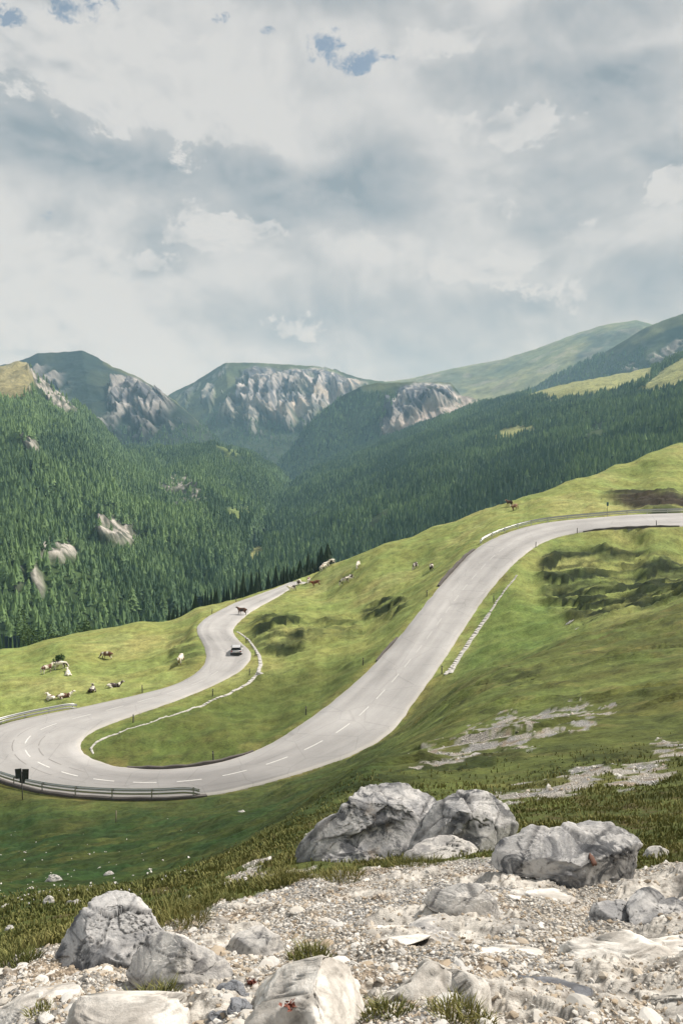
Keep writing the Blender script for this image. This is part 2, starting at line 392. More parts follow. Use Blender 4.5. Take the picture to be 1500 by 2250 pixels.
# road relation of each vertex
roadd = np.full(XG.shape, 99.0); roadz = np.zeros(XG.shape)
nst_ = len(R1)
lat = (R2 - R1)[:, :2]; hw = np.linalg.norm(lat, axis=1) / 2; latn = lat / (2 * hw[:, None])
tan_ = np.gradient(RC[:, :2], axis=0); tan_ /= np.linalg.norm(tan_, axis=1)[:, None]
sel = np.argwhere((YG > 60) & (YG < 235))
for i in range(0, len(sel), 20000):
    s_ = sel[i:i + 20000]; p = np.stack([XG[s_[:, 0], s_[:, 1]], YG[s_[:, 0], s_[:, 1]]], 1)
    k = (((p[:, None] - RC[None, ::2, :2]) ** 2).sum(-1).argmin(1) * 2).astype(float)
    for it in range(6):                   # slide along the road until the station's own cross line passes through the vertex
        ki = np.clip(np.round(k).astype(int), 0, nst_ - 1); d_ = p - RC[ki, :2]; a_, b_ = latn[ki], tan_[ki]
        det = a_[:, 0] * b_[:, 1] - a_[:, 1] * b_[:, 0]; al = (a_[:, 0] * d_[:, 1] - a_[:, 1] * d_[:, 0]) / det; la = (d_[:, 0] * b_[:, 1] - d_[:, 1] * b_[:, 0]) / det
        k = np.clip(k + np.clip(al / .5, -6, 6) * .7, 0, nst_ - 1)
    f = np.clip(la / hw[ki] * .5 + .5, 0, 1); sn = np.abs(det)
    roadd[s_[:, 0], s_[:, 1]] = np.maximum((np.abs(la) - hw[ki]) * sn, np.abs(al) - 1.5); roadz[s_[:, 0], s_[:, 1]] = R1[ki, 2] * (1 - f) + R2[ki, 2] * f + np.clip(al, -1.5, 1.5) * np.gradient(RC[:, 2])[ki] / .5
# regions of the ground cover (traced on the photograph, laid on the terrain)
wu = UG + 26 * fbm(XG * .9 / np.maximum(1, YG / 18), YG * .9 / np.maximum(1, YG / 18), 1.7, 4); wv = VG + 13 * fbm(XG * 1.1 / np.maximum(1, YG / 18), YG * 1.1 / np.maximum(1, YG / 18), 9.2, 4)
near = YG < 13
g_main = inpoly(wu, wv, [(-600,2150),(0,2105),(130,2085),(300,2055),(450,2000),(600,1950),(690,1918),(820,1903),(1000,1893),(1150,1900),(1320,1930),(1420,1925),(1500,1915),(2200,1850),(2400,3400),(-900,3400)], 14) * (YG < 12)
nb = fbm(XG * 1.3, YG * 1.3, 4, 5)
nb2 = fbm(XG * .35, YG * .35, 8, 5)
patch = np.maximum.reduce([ell(wu, wv, 1150, 1605, 200, 42, -12) * .8, ell(wu, wv, 1395, 1702, 75, 34, -10), ell(wu, wv, 1180, 1745, 110, 22, -6), ell(wu, wv, 1275, 1712, 60, 22, -20), ell(wu, wv, 1480, 1640, 60, 22), ell(wu, wv, 1000, 1655, 110, 22, -12) * .6])
patch = patch * sstep(-.15, .35, nb2 + .35) * (YG < 70) * (YG > 9)
band = inpoly(wu, wv, [(380,2000),(520,1920),(640,1850),(700,1815),(690,1900),(600,1945),(470,1995)], 18) * near
patch = np.maximum(patch, band * sstep(.05, .45, nb))
patch = np.maximum(patch, inpoly(wu, wv, [(1380,1910),(1600,1890),(1600,1940),(1400,1935)], 8) * near)
gravel = np.maximum(g_main, patch)
heath = np.maximum.reduce([inpoly(wu, wv, [(1170,1240),(1210,1215),(1300,1208),(1500,1225),(1560,1300),(1480,1360),(1400,1370),(1330,1395),(1270,1370),(1190,1320)], 20) * (YG > 95),
    ell(wu, wv, 620, 1395, 75, 52, 20) * (YG > 110), ell(wu, wv, 840, 1338, 60, 26, -12) * (YG > 120), ell(wu, wv, 730, 1390, 70, 28, -10) * .6 * (YG > 120), ell(wu, wv, 1440, 1102, 120, 26) * (YG > 160),
    ell(wu, wv, 880, 1710, 180, 26, -22) * .7 * (YG < 80), ell(wu, wv, 1010, 1680, 160, 26, -14) * .7 * (YG < 60), ell(wu, wv, 1290, 1680, 160, 24, -10) * .5 * (YG < 40), ell(wu, wv, 1100, 1500, 130, 20, -18) * .55 * (YG < 90), ell(wu, wv, 400, 1430, 40, 50, 0) * .6])
heath = heath * (1 - gravel)  # heath cover; its dark patches also carry painted terrace shadow
deep = inpoly(wu, wv, [(-900,1745),(-200,1752),(150,1783),(420,1757),(560,1745),(720,1700),(830,1640),(870,1660),(760,1760),(640,1830),(420,1940),(250,2000),(0,2030),(-200,2040),(-900,2100)], 60) * (YG < 80) * (YG > 7)
isl = inpoly(wu, wv, [(170,1650),(230,1600),(420,1545),(560,1480),(700,1470),(840,1420),(760,1530),(620,1630),(480,1690),(260,1690)], 25) * (YG > 80)
green_r = inpoly(wu, wv, [(1100,1290),(1200,1330),(1280,1390),(1200,1430),(1060,1470),(990,1480)], 30) * (YG > 75)
edge = sstep(2.6, .3, roadd) * (roadd < 5)

# relief: hummocks, terracettes, gravel lumps
amp = sstep(9, 40, YG)
Z0 = ZG.copy()
rl = np.clip((roadd - .6) / 4, 0, 1)
hum = fbm(XG * .10, YG * .10, 2, 4) * .75 * sstep(25, 90, YG) + fbm(XG * .42, YG * .5, 5, 4) * .17 * sstep(8, 30, YG) + fbm(XG * 1.9, YG * 1.9, 6, 3) * .035
terr = ridged(XG * .16 + fbm(XG * .1, YG * .1, 3, 2), YG * .34 + ZG * .5, 4.4, 4)
hum = hum + terr * .22 * sstep(30, 90, YG) * (1 - isl * .6) + heath * (ridged(XG * .22, YG * .42 + ZG * .4, 1.2, 4) * .40 + fbm(XG * 1.2, YG * 1.2, 3, 3) * .2) * sstep(20, 80, YG) + heath * (1 - sstep(20, 80, YG)) * (fbm(XG * .9, YG * .9, 1, 4) * .22)
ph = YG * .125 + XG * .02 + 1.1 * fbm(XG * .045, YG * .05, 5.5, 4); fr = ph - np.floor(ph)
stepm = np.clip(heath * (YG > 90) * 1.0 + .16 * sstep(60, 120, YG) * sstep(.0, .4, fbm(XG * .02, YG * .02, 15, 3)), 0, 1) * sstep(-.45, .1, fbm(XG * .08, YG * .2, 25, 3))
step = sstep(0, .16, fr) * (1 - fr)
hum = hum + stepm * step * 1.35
ph2 = YG * .33 + XG * .05 + 1.2 * fbm(XG * .12, YG * .12, 7.5, 4); fr2 = ph2 - np.floor(ph2); step2m = sstep(12, 18, YG) * sstep(100, 60, YG) * (1 - deep * .8) * sstep(-.05, .4, fbm(XG * .1, YG * .14, 35, 3))
hum = hum + step2m * sstep(0, .14, fr2) * (1 - fr2) * .42
hum = hum + deep * (fbm(XG * .8, YG * .9, 95, 4) * .16 + ridged(XG * .25, YG * .5, 96, 3) * .12) * sstep(10, 20, YG)
hum = hum * np.where(YG > 60, rl, 1)
skl = np.interp(TG, [float(ts(u, v)[0]) for u, v, Y in SKY[::-1]], [Y for u, v, Y in SKY[::-1]])
hum = hum * (1 - .6 * np.exp(-((YG - skl) / 14) ** 2))
bed = g_main * near * sstep(.02, .16, fbm(XG * .85 + 3, YG * 1.25, 71, 4) + .22 * sstep(850, 1350, UG) + .10 * sstep(2080, 2230, VG) - .22)
bf = fbm(XG * 1.5 + .5 * YG, YG * 1.9, 73, 4) * 3.2; bl_ = np.floor(bf) + sstep(.62, 1.0, bf - np.floor(bf))
gl = gravel * near * (fbm(XG * 2.4, YG * 2.4, 3, 5) * .05 + fbm(XG * 11, YG * 11, 1, 3) * .012)
ZG = ZG + hum + gl + bed * (.02 + bl_ * .034 + fbm(XG * 6, YG * 6, 3, 4) * .007)
w = sstep(.15, 2.4, roadd)
ZG = np.where(roadd < 2.6, (roadz - .16) * (1 - w) + ZG * w, ZG)
UG, VG = proj(np.stack([XG, YG, ZG], -1))

# ground colour
c = np.zeros(XG.shape + (3,)) + (.084, .094, .028)
mid = sstep(75, 110, YG)
c = mix(c, (.205, .228, .074), mid)
c = mix(c, (.255, .258, .098), sstep(.0, .5, fbm(XG * .045, YG * .045, 3, 3)) * mid)
c = mix(c, (.140, .178, .052), sstep(.0, .5, fbm(XG * .035, YG * .08, 13, 3)) * .5)
c = mix(c, (.082, .104, .028), isl * .85)
c = mix(c, (.098, .145, .038), green_r * .8)
c = mix(c, (.16, .135, .052), sstep(.15, .55, nb2) * (1 - mid) * .42 * (YG > 9)); c = mix(c, (.05, .06, .022), sstep(.12, .4, fbm(XG * .55, YG * .75, 17, 4)) * (1 - mid) * .5 * (YG > 10))
c = mix(c, (.17, .145, .055), edge * .45 * sstep(-.2, .3, nb2))
c = mix(c, mix((.026, .042, .011), (.020, .044, .013), sstep(-.3, .3, fbm(XG * .2, YG * .2, 91, 4))), deep * .95)
c = mix(c, (.060, .070, .020), deep * sstep(.0, .5, fbm(XG * .25, YG * .35, 93, 5)) * .75)
c = mix(c, (.015, .023, .009), heath * np.clip(sstep(-.30, .15, fbm(XG * .16, YG * .5, 21, 5)) * .70 + sstep(.55, .05, fr) * .95, 0, .98))  # dark heath in patches, plus terrace shade painted on the step faces
c = mix(c, (.030, .023, .016), (ell(wu, wv, 1460, 1106, 125, 24) * (YG > 165)) * .95)
c = mix(c, (.10, .075, .035), near * (1 - gravel) * sstep(.1, .5, fbm(XG * 2.2, YG * 2.2, 31, 4)) * .9)
gc = mix((.50, .468, .42), (.41, .40, .385), sstep(-.2, .3, fbm(XG * .8, YG * .8, 41, 4)))
gc = mix(gc, (.37, .28, .19), sstep(.15, .55, fbm(XG * 1.7, YG * 1.7, 51, 4)) * .7)
gsharp = sstep(.35, .65, gravel + .35 * fbm(XG * 5, YG * 5, 61, 3) * (gravel > .02) + 1.25 * (fbm(XG * .7, YG * 1.1, 63, 5) - .06) * (gravel > .02) * (1 - near))
gc = mix(gc, mix((.62, .585, .53), (.46, .435, .40), sstep(-.1, .35, fbm(XG * 3, YG * 3, 81, 5))), bed)
gc = mix(gc, (.16, .14, .12), bed * sstep(.16, .02, np.abs(bf - np.floor(bf) - .80)) * .75)
c = mix(c, gc, gsharp)
c = np.where((roadd < 0)[..., None], np.array((.2, .19, .18)), c)
nr, nc = XG.shape
V = np.stack([XG, YG, ZG], -1).reshape(-1, 3)
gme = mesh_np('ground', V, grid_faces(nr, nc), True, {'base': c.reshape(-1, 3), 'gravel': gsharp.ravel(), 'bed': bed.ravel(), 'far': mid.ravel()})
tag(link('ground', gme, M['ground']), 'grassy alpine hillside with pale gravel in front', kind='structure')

def col_i(t): return int(np.clip(np.searchsorted(tt, t), 1, len(tt) - 1))
def hit(u, v, ymin=1.2):
    """first point of the terrain met by the ray of a pixel"""
    t, s = ts(u, v); t = float(t); s = float(s); i = col_i(t)
    f = (t - tt[i - 1]) / (tt[i] - tt[i - 1]); z = ZG[:, i - 1] * (1 - f) + ZG[:, i] * f
    Y = np.exp(LY); ok = np.argwhere((z >= -s * Y) & (Y > ymin))
    if len(ok) == 0: return None
    k = max(1, int(ok[0][0])); g0 = z[k - 1] + s * Y[k - 1]; g1 = z[k] + s * Y[k]
    a = np.clip(g0 / (g0 - g1 + 1e-12), 0, 1) if g0 < 0 else 1
    y = Y[k - 1] + a * (Y[k] - Y[k - 1])
    return Vector((t * y, y, -s * y))
def hz(x, y):
    return float(bil(tt, LY, ZG, np.array([x / y]), np.array([math.log(y)]))[0])
def hzv(x, y): return bil(tt, LY, ZG, x / y, np.log(y))
def samp(field, x, y): return bil(tt, LY, field, x / y, np.log(y))

# ------------------------------------------------------------------ road surface and markings
def road_mat():
    m, nt, b = new_mat('asphalt'); N = NT(nt); p = N.pos()
    uv = N.n('ShaderNodeCombineXYZ'); N.l(N.attr('along'), uv.inputs[0]); N.l(N.attr('across'), uv.inputs[1])
    st = N.noise(N.mapv(uv.outputs[0], (.035, 1.5, 1)), 1.0, 6, .6)
    bl = N.noise(p, .12, 6, .6); fi = N.noise(p, 9, 6, .7)
    a = N.attr('across')
    tr = N.math('ABSOLUTE', N.math('SUBTRACT', N.math('ABSOLUTE', a), .5))      # wheel tracks either side of each lane middle
    k = N.math('ADD', N.mr(st, .3, .7, .80, 1.15, False), N.mr(bl, .3, .7, -.15, .13, False))
    k = N.math('ADD', k, N.mr(fi, .3, .7, -.06, .06, False)); k = N.math('SUBTRACT', k, N.mr(tr, .3, .05, 0, .09))
    crk = N.mr(N.vor(p, .22, 'DISTANCE_TO_EDGE'), 0, .02, .12, 0)
    k = N.math('SUBTRACT', k, crk)
    base = N.mixc(N.attr('worn'), (.365, .355, .345), (.245, .238, .232))
    base = N.mixc(N.mr(N.math('ABSOLUTE', a), .9, 1.0), base, (.40, .385, .36))
    sc = N.n('ShaderNodeVectorMath', operation='SCALE'); N.l(base, sc.inputs[0]); N.l(k, sc.inputs['Scale'])
    N.l(sc.outputs[0], b.inputs['Base Color']); b.inputs['Roughness'].default_value = .85; b.inputs['Specular IOR Level'].default_value = .3
    N.bump(fi, .3, .01, b)
    return m
M['road'] = road_mat()
def paint_mat():
    m, nt, b = new_mat('road_paint'); N = NT(nt); p = N.pos()
    k = N.math('MULTIPLY', N.attr('keep'), N.mr(N.noise(p, 3, 5, .65), .3, .6, .55, 1.0), clamp=True)
    N.l(N.mixc(k, (.365, .355, .345), (.66, .65, .62)), b.inputs['Base Color']); b.inputs['Roughness'].default_value = .75; return m
M['paint'] = paint_mat()
nst = len(R1); f = np.linspace(0, 1, 9)
raw = np.linspace(-1, 1, 9)
RV = R1[:, None] * (1 - f)[None, :, None] + R2[:, None] * f[None, :, None]
jit = fbm(SLEN * .35, 0 * SLEN, 3.0, 4) * .16; jit2 = fbm(SLEN * .35, 0 * SLEN + 50, 3.0, 4) * .16
RV[:, 0, :2] += latn * jit[:, None]; RV[:, -1, :2] += latn * jit2[:, None]
skirt1 = RV[:, 0] + np.concatenate([-latn * .25, np.full((nst, 1), -.35)], 1); skirt2 = RV[:, -1] + np.concatenate([latn * .25, np.full((nst, 1), -.35)], 1)
RA = np.concatenate([skirt1[:, None], RV, skirt2[:, None]], 1)
acr = np.tile(np.concatenate([[-1.05], raw, [1.05]]), nst); alo = np.repeat(SLEN, 11)
ru, rv = proj(RA)
worn = np.clip(np.exp(-((ru - 330) / 330) ** 2 - ((rv - 1740) / 60) ** 2) * 1.1 + sstep(1560, 1640, rv) * .35 * (np.tile(np.concatenate([[-1.05], raw, [1.05]]), (nst, 1)) > -.3) * (ru > 300), 0, 1)
rme = mesh_np('road', RA.reshape(-1, 3), grid_faces(nst, 11), True, {'across': acr, 'along': alo, 'worn': worn.ravel()})
road = tag(link('road', rme, M['road']), 'pale asphalt mountain road winding through a hairpin', kind='structure')
def ribbon_pts(s0, s1, lat_f, width, dz, step=.5):
    ss = np.arange(s0, s1 + step * .5, step) if s1 - s0 > step else np.array([s0, s1])
    c_ = np.stack([np.interp(ss, SLEN, (R1 * (1 - lat_f) + R2 * lat_f)[:, k]) for k in range(3)], 1)
    n_ = np.stack([np.interp(ss, SLEN, latn[:, k]) for k in range(2)], 1)
    n_ /= np.linalg.norm(n_, axis=1)[:, None]
    sl = np.interp(ss, SLEN, (R2[:, 2] - R1[:, 2]) / (2 * hw))
    off = np.concatenate([n_ * width / 2, (sl * width / 2)[:, None]], 1)
    c_[:, 2] += dz
    return c_ - off, c_ + off
vs, fs, kp = [], [], []
s = 6.0
while s < SLEN[-1] - 18:
    kk = int(np.searchsorted(SLEN, s)); uu, vv = proj(RC[min(kk, nst - 1)])
    ln = 2.3
    if not (430 < uu < 600 and vv < 1480) and random.random() > .04:
        keep = float(np.clip((vv - 1320) / 300, .22, .95)) if uu > 640 else float(np.clip(1.0 - max(0, 1600 - vv) / 130, .18, .95)); a_, b_ = ribbon_pts(s, s + ln, .5, .15, .012, .5)
        for i in range(len(a_) - 1):
            k0 = len(vs); vs += [a_[i], b_[i], b_[i + 1], a_[i + 1]]; fs.append((k0, k0 + 1, k0 + 2, k0 + 3)); kp += [keep] * 4
    s += 4.6
tag(link('road_marking', mesh_np('road_marking', np.array(vs), np.array(fs), False, {'keep': np.array(kp)}), M['paint'], road), 'dashed white centre line')
# dark swept tyre marks in the hairpin
M['rubber'] = plain('tyre_marks', (.23, .22, .21), .8, 0, .3, .8)
vs, fs = [], []
for lf, wd, u0, u1 in ((.37, .15, 22.5, 29.5), (.62, .12, 23, 30.5)):
    sa, sb = [np.interp(q, range(len(E1)), np.interp(np.arange(len(E1)), np.arange(len(E1)), np.concatenate([[0], np.cumsum(np.linalg.norm(np.diff(C0, axis=0), axis=1))]))) for q in (u0, u1)]
    a_, b_ = ribbon_pts(sa, sb, lf, wd, .008, .5); m_ = len(a_); w_ = np.sin(np.linspace(0, np.pi, m_))[:, None] ** .5; c_ = (a_ + b_) / 2
    wob = .12 * np.sin(np.linspace(0, 9, m_) + lf * 40)[:, None] * (b_ - a_) / wd
    a_, b_ = c_ + (a_ - c_) * w_ + wob, c_ + (b_ - c_) * w_ + wob
    for i in range(m_ - 1):
        if math.sin(i * .7 + lf * 90) > -.75:
            k0 = len(vs); vs += [a_[i], b_[i], b_[i + 1], a_[i + 1]]; fs.append((k0, k0 + 1, k0 + 2, k0 + 3))
link('tyre_marks', mesh_np('tyre_marks', np.array(vs), np.array(fs), False), M['rubber'], road)

# low dark kerbs and one dark strip standing for guardrail shade
M['kerb'] = plain('dark_kerb_and_shade', (.10, .088, .082), .9, 0, .3, 2)
def stat_at(u, v):
    t, s_ = ts(u, v); p = proj(RC); return int(np.argmin((p[0] - u) ** 2 + (p[1] - v) ** 2))
def kerb(sa, sb, side, h, wd, label):
    R = R1 if side < 0 else R2; a_, b_ = sorted((sa, sb)); ks = range(a_, b_ + 1, 2); rings = []
    for k in ks:
        o = Vector((*(latn[k] * side), 0)); p = Vector(R[k]); e = min(1, .25 + min(k - a_, b_ - k) / 10)
        hh = h * e * (1 + .25 * math.sin(k * .9))
        rings.append([p + o * .06 + Vector((0, 0, -.25)), p + o * .06 + Vector((0, 0, hh * .8)), p + o * .12 + Vector((0, 0, hh)), p + o * (wd - .05) + Vector((0, 0, hh)), p + o * wd + Vector((0, 0, hh * .7)), p + o * wd + Vector((0, 0, -.25))])
    o = MB().loft(rings).build('kerb', M['kerb']); return tag(o, label, 'kerb')
kerb(stat_at(1000, 1290), stat_at(1075, 1200), -1, .45, .55, 'dark earth kerb at the upper road edge just below its long guardrail')
kerb(stat_at(610, 1665), stat_at(255, 1710), -1, .28, .35, 'dark low kerb curving round the inner grass edge of the hairpin')
kerb(stat_at(870, 1470), stat_at(930, 1420), -1, .3, .4, 'short dark kerb halfway up the straight road, on its valley side')
kerb(stat_at(432, 1748), stat_at(-50, 1690), 1, .12, .5, 'dark strip added for the shade under the near guardrail of the hairpin')  # no kerb here: dark strip added to stand for shade below the rail
kerb(stat_at(1240, 1172), stat_at(1490, 1145), 1, .2, .3, 'dark low kerb on the grass side of the topmost road bend')

# ------------------------------------------------------------------ stone-lined gutters beside the road
def stone_strip(pts, widths, name, label, gap=.0, mat='gutterstone', hgt=.09, seed=1):
    widths = [w_ * .72 for w_ in widths]; rn = random.Random(seed); P = [hit(u, v) for u, v in pts]; bm = bmesh.new()
    L = [0]; 
    for a, b in zip(P, P[1:]): L.append(L[-1] + (b - a).length)
    d = 0.0; bed = []
    while d < L[-1]:
        k = min(max(i for i in range(len(L)) if L[i] <= d), len(P) - 2); f_ = (d - L[k]) / (L[k + 1] - L[k]); c_ = P[k].lerp(P[k + 1], f_); dr = (P[k + 1] - P[k]).normalized(); sd = Vector((dr.y, -dr.x, 0)).normalized() * (widths[k] + (widths[k + 1] - widths[k]) * f_) * .5 * rn.uniform(.8, 1.1)
        a_, b_ = c_ - sd, c_ + sd; a_.z = hz(a_.x, a_.y) + .04; b_.z = hz(b_.x, b_.y) + .04; dn = Vector((0, 0, -.25)); bed.append([bm.verts.new(q) for q in (a_ + dn, a_, b_, b_ + dn)]); d += .6
    for r0, r1 in zip(bed, bed[1:]):
        for i in range(3): bm.faces.new((r0[i], r0[i + 1], r1[i + 1], r1[i]))
    d = 0
    while d < L[-1]:
        k = max(i for i in range(len(L)) if L[i] <= d); k = min(k, len(P) - 2); f_ = (d - L[k]) / (L[k + 1] - L[k])
        c_ = P[k].lerp(P[k + 1], f_); dr = (P[k + 1] - P[k]).normalized(); sd = Vector((dr.y, -dr.x, 0)); w_ = widths[k] + (widths[k + 1] - widths[k]) * f_
        m_ = max(1, round(w_ / .5)); ln = rn.uniform(.4, .75)
        for q in range(m_):
            if rn.random() < gap: continue
            cc = c_ + sd * ((q + .5) / m_ - .5) * w_ + dr * rn.uniform(-.08, .08); cc.z = hz(cc.x, cc.y) + rn.uniform(-.02, .06)
            r = bmesh.ops.create_icosphere(bm, subdivisions=2, radius=1)
            R = Matrix.Rotation(math.atan2(dr.y, dr.x) + rn.uniform(-.4, .4), 4, 'Z') @ Matrix.Rotation(rn.uniform(-.2, .2), 4, 'X')
            sx, sy, sz = ln * .54, w_ / m_ * .5, hgt * rn.uniform(.6, 1.2)
            for v_ in r['verts']:
                q_ = v_.co; e = 1 / max(abs(q_.x) ** 4 + abs(q_.y) ** 4 + abs(q_.z) ** 4, 1e-6) ** .25
                q_ = q_ * e * rn.uniform(.88, 1.06); v_.co = cc + R @ Vector((q_.x * sx, q_.y * sy, q_.z * sz))
        d += ln
    me = D.meshes.new(name); bm.to_mesh(me); bm.free()
    return tag(link(name, me, M[mat]), label, 'gutter')
stone_strip([(205,1655),(200,1645),(210,1633),(240,1618),(290,1600),(340,1585),(400,1565),(450,1548),(500,1527),(545,1502),(565,1482),(573,1462),(570,1442),(560,1425),(548,1408),(530,1393),(520,1388)],
    [.3,.35,.42,.42,.4,.35,.4,.55,.6,.7,.8,.85,.75,.5,.4,.35,.35], 'stone_gutter', 'winding gutter of white stones along the lower road and inner hairpin', .12, seed=3)
stone_strip([(985,1480),(997,1462),(1015,1434),(1035,1404),(1062,1366),(1075,1348)], [1.7,1.0,.95,.9,.9,.8], 'stone_gutter', 'straight gutter of pale stones below the steep road, wide at its lower end', .03, seed=4)
stone_strip([(1076,1345),(1090,1322),(1110,1295),(1136,1263)], [.5,.42,.36,.34], 'stone_gutter', 'narrow upper run of white edging stones beside the steep road', .05, seed=5)

# ------------------------------------------------------------------ guardrails
def guardrail(path, label, out, post_gap=3.0, hgt=.78, two=True):
    """path: 3D points along the foot of the rail; out: +1/-1 which side the beam sits"""
    P = [Vector(p) for p in path]; Ls = [0]
    for a, b in zip(P, P[1:]): Ls.append(Ls[-1] + (b - a).length)
    def at_(d):
        k = min(max(i for i in range(len(Ls)) if Ls[i] <= d), len(P) - 2); f_ = (d - Ls[k]) / (Ls[k + 1] - Ls[k])
        return P[k].lerp(P[k + 1], f_), (P[k + 1] - P[k]).normalized()
    root = empty('guardrail', P[0]); inv = -P[0]
    prof = [(0, .16), (.05, .145), (.075, .105), (.075, .065), (.02, .03), (0, 0), (.02, -.03), (.075, -.065), (.075, -.105), (.05, -.145), (0, -.16)]
    prof = prof + [(x - .012, y) for x, y in prof[::-1]]
    rings = []; d = 0.0
    while d <= Ls[-1] + 1e-6:
        p, t = at_(min(d, Ls[-1] - 1e-4)); sd = Vector((t.y, -t.x, 0)).normalized() * out
        dip = -.35 * max(0, 1 - min(d, Ls[-1] - d) / 2.0) ** 2
        rings.append([p + inv + sd * (.09 + x * 1.0) + Vector((0, 0, hgt - .16 + y + dip)) for x, y in prof]); d += .5
    MB().loft(rings).build('rail', M['metal'], root, True)
    if two:
        MB().loft([[r[0] - Vector((0, 0, .36)) + Vector((0, 0, y)) + (r[2] - r[0]).normalized() * x * .0 for x, y in ((0, 0),)] * 0 or [r[i] * 1 - Vector((0, 0, .40)) for i in (2, 3, 7, 8, 13, 14, 18, 19)] for r in rings]).build('lower_rail', M['metal'], root, True)
    d = .6
    while d < Ls[-1]:
        p, t = at_(d); sd = Vector((t.y, -t.x, 0)).normalized() * out; R = Matrix.Rotation(math.atan2(t.y, t.x), 3, 'Z')
        mb = MB(); c_ = p + inv; mb.box(c_ + Vector((0, 0, hgt / 2 - .32)), (.10, .012, hgt + .55), R); mb.box(c_ + Vector((0, 0, hgt / 2 - .32)) + R @ Vector((.05, .03, 0)), (.012, .06, hgt + .55), R); mb.box(c_ + Vector((0, 0, hgt / 2 - .32)) + R @ Vector((-.05, .03, 0)), (.012, .06, hgt + .55), R)
        mb.box(c_ + sd * .05 + Vector((0, 0, hgt - .16)), (.12, .08, .2), R)
        mb.build('post', M['metal'], root); d += post_gap
    return tag(root, label, 'guardrail', 'steel guardrails along the road')
def edge_path(u0, v0, u1, v1, side, off):
    R = R1 if side < 0 else R2; p = proj(R); a_ = int(np.argmin((p[0] - u0) ** 2 + (p[1] - v0) ** 2)); b_ = int(np.argmin((p[0] - u1) ** 2 + (p[1] - v1) ** 2))
    st = 1 if b_ > a_ else -1; out = []
    for k in range(a_, b_ + st, st * 2):
        q = R[k] + np.append(latn[k] * side * off, 0); out.append((q[0], q[1], R[k][2] - .02))
    return out
guardrail(edge_path(432, 1748, -60, 1690, 1, .35), 'steel guardrail round the near outer edge of the hairpin, seen from behind', 1, 4.0, 1.0)
guardrail(edge_path(175, 1556, -60, 1612, 1, .6), 'short steel guardrail at the far left where the hairpin leaves the frame', -1, 3.0, .8)
guardrail(edge_path(1062, 1197, 1600, 1120, -1, .7), 'long pale steel guardrail curving along the topmost bend of the road', -1, 4.0, .95)

# ------------------------------------------------------------------ sign boards, marker posts
p = hit(50, 1757); p.z += .0
sg = tag(empty('road_sign', p, math.radians(8)), 'pair of dark sign boards on a post behind the hairpin guardrail', 'road sign')
MB().cyl((0, 0, -.4), (0, 0, 2.75), .05).build('pole', M['post'], sg, True)
MB().box((-.28, -.02, 2.62), (.62, .04, .98), Matrix.Rotation(math.radians(-4), 3, 'Y'), .012).build('sign_board', M['signback'], sg)
MB().box((.33, .035, 2.5), (.62, .04, 1.05), Matrix.Rotation(math.radians(3), 3, 'Y'), .012).build('sign_board', M['signback'], sg)
MB().box((.04, .0, 2.05), (.5, .03, .8), Matrix.Rotation(math.radians(2), 3, 'Y'), .012).build('sign_board', M['signback'], sg)
MB().box((0, .02, 2.7), (1.1, .03, .05)).box((0, .02, 2.3), (1.1, .03, .05)).build('bracket', M['post'], sg)
M['teal'] = plain('teal_sign', (.03, .10, .12), .5)
p = hit(1333, 1128)
if p:
    s2 = tag(empty('road_sign', p, .4), 'small teal sign standing behind the top guardrail on the right', 'road sign')
    MB().cyl((0, 0, -.3), (0, 0, 2.3), .035).build('pole', M['post'], s2, True); MB().box((0, -.05, 1.9), (.5, .03, .75), None, .01).build('sign_board', M['teal'], s2)
M['reflector'] = plain('reflector', (.45, .44, .42), .4)
def marker(u, v, label, h=1.05, px=None):
    q = hit(u, v)
    if q is None: return
    o = tag(empty('marker_post', q, random.uniform(-.5, .5), ), label, 'marker post', 'marker posts along the road edges')
    o.rotation_euler[0] = random.uniform(-.05, .05); o.rotation_euler[1] = random.uniform(-.06, .06)
    MB().box((0, 0, h / 2 - .1), (.13, .10, h + .2), None, .02).build('post', M['post'], o)
    MB().box((0, -.056, h - .2), (.07, .01, .16)).build('reflector', M['reflector'], o)
for u, v, l in [(467,1530,'dark post on the inner grass verge below the lowest cow-side bend of the gutter'),(293,1588,'dark post at the left tip of the grass island, above the white stones'),
 (469,1671,'dark post on the grass island near the kerb of the hairpin'),(672,1571,'dark post on the grass island halfway up the straight'),(937,1311,'thin post left of the straight road under two dark cows'),
 (313,1522,'dark post on the meadow edge of the lower road, left of the rough bank'),(541,1413,'slim post in the verge right behind the white car'),(561,1442,'tall dark post between the white car and the stone gutter'),
 (548,1484,'short post where the gutter swings below the white car'),(1267,1172,'dark post on the inside of the topmost bend'),(1441,1156,'dark post by the top road near the right picture edge'),
 (1176,1203,'low post where the straight begins to turn into the topmost bend'),(970,1481,'dark post beside the wide lower end of the straight gutter'),(1084,1324,'thin post between the steep road and the upper edging stones'),
 (797,1462,'low post left of the straight, beside the short kerb'),(519,1323,'thin post on the valley side near where the lower road reaches the crest'),(466,1349,'thin post at the crest left of the road bend with the dark cow')]: marker(u, v, l)
q = hit(255, 1807)
if q:
    o = tag(empty('wooden_stake', q, .3), 'pale wooden stake in the dark green slope below the hairpin guardrail', 'stake')
    MB().cyl((0, 0, -.2), (.05, 0, .95), .05, .04, 7).build('stake', plain('old_wood', (.2, .17, .12), .9), o, True)

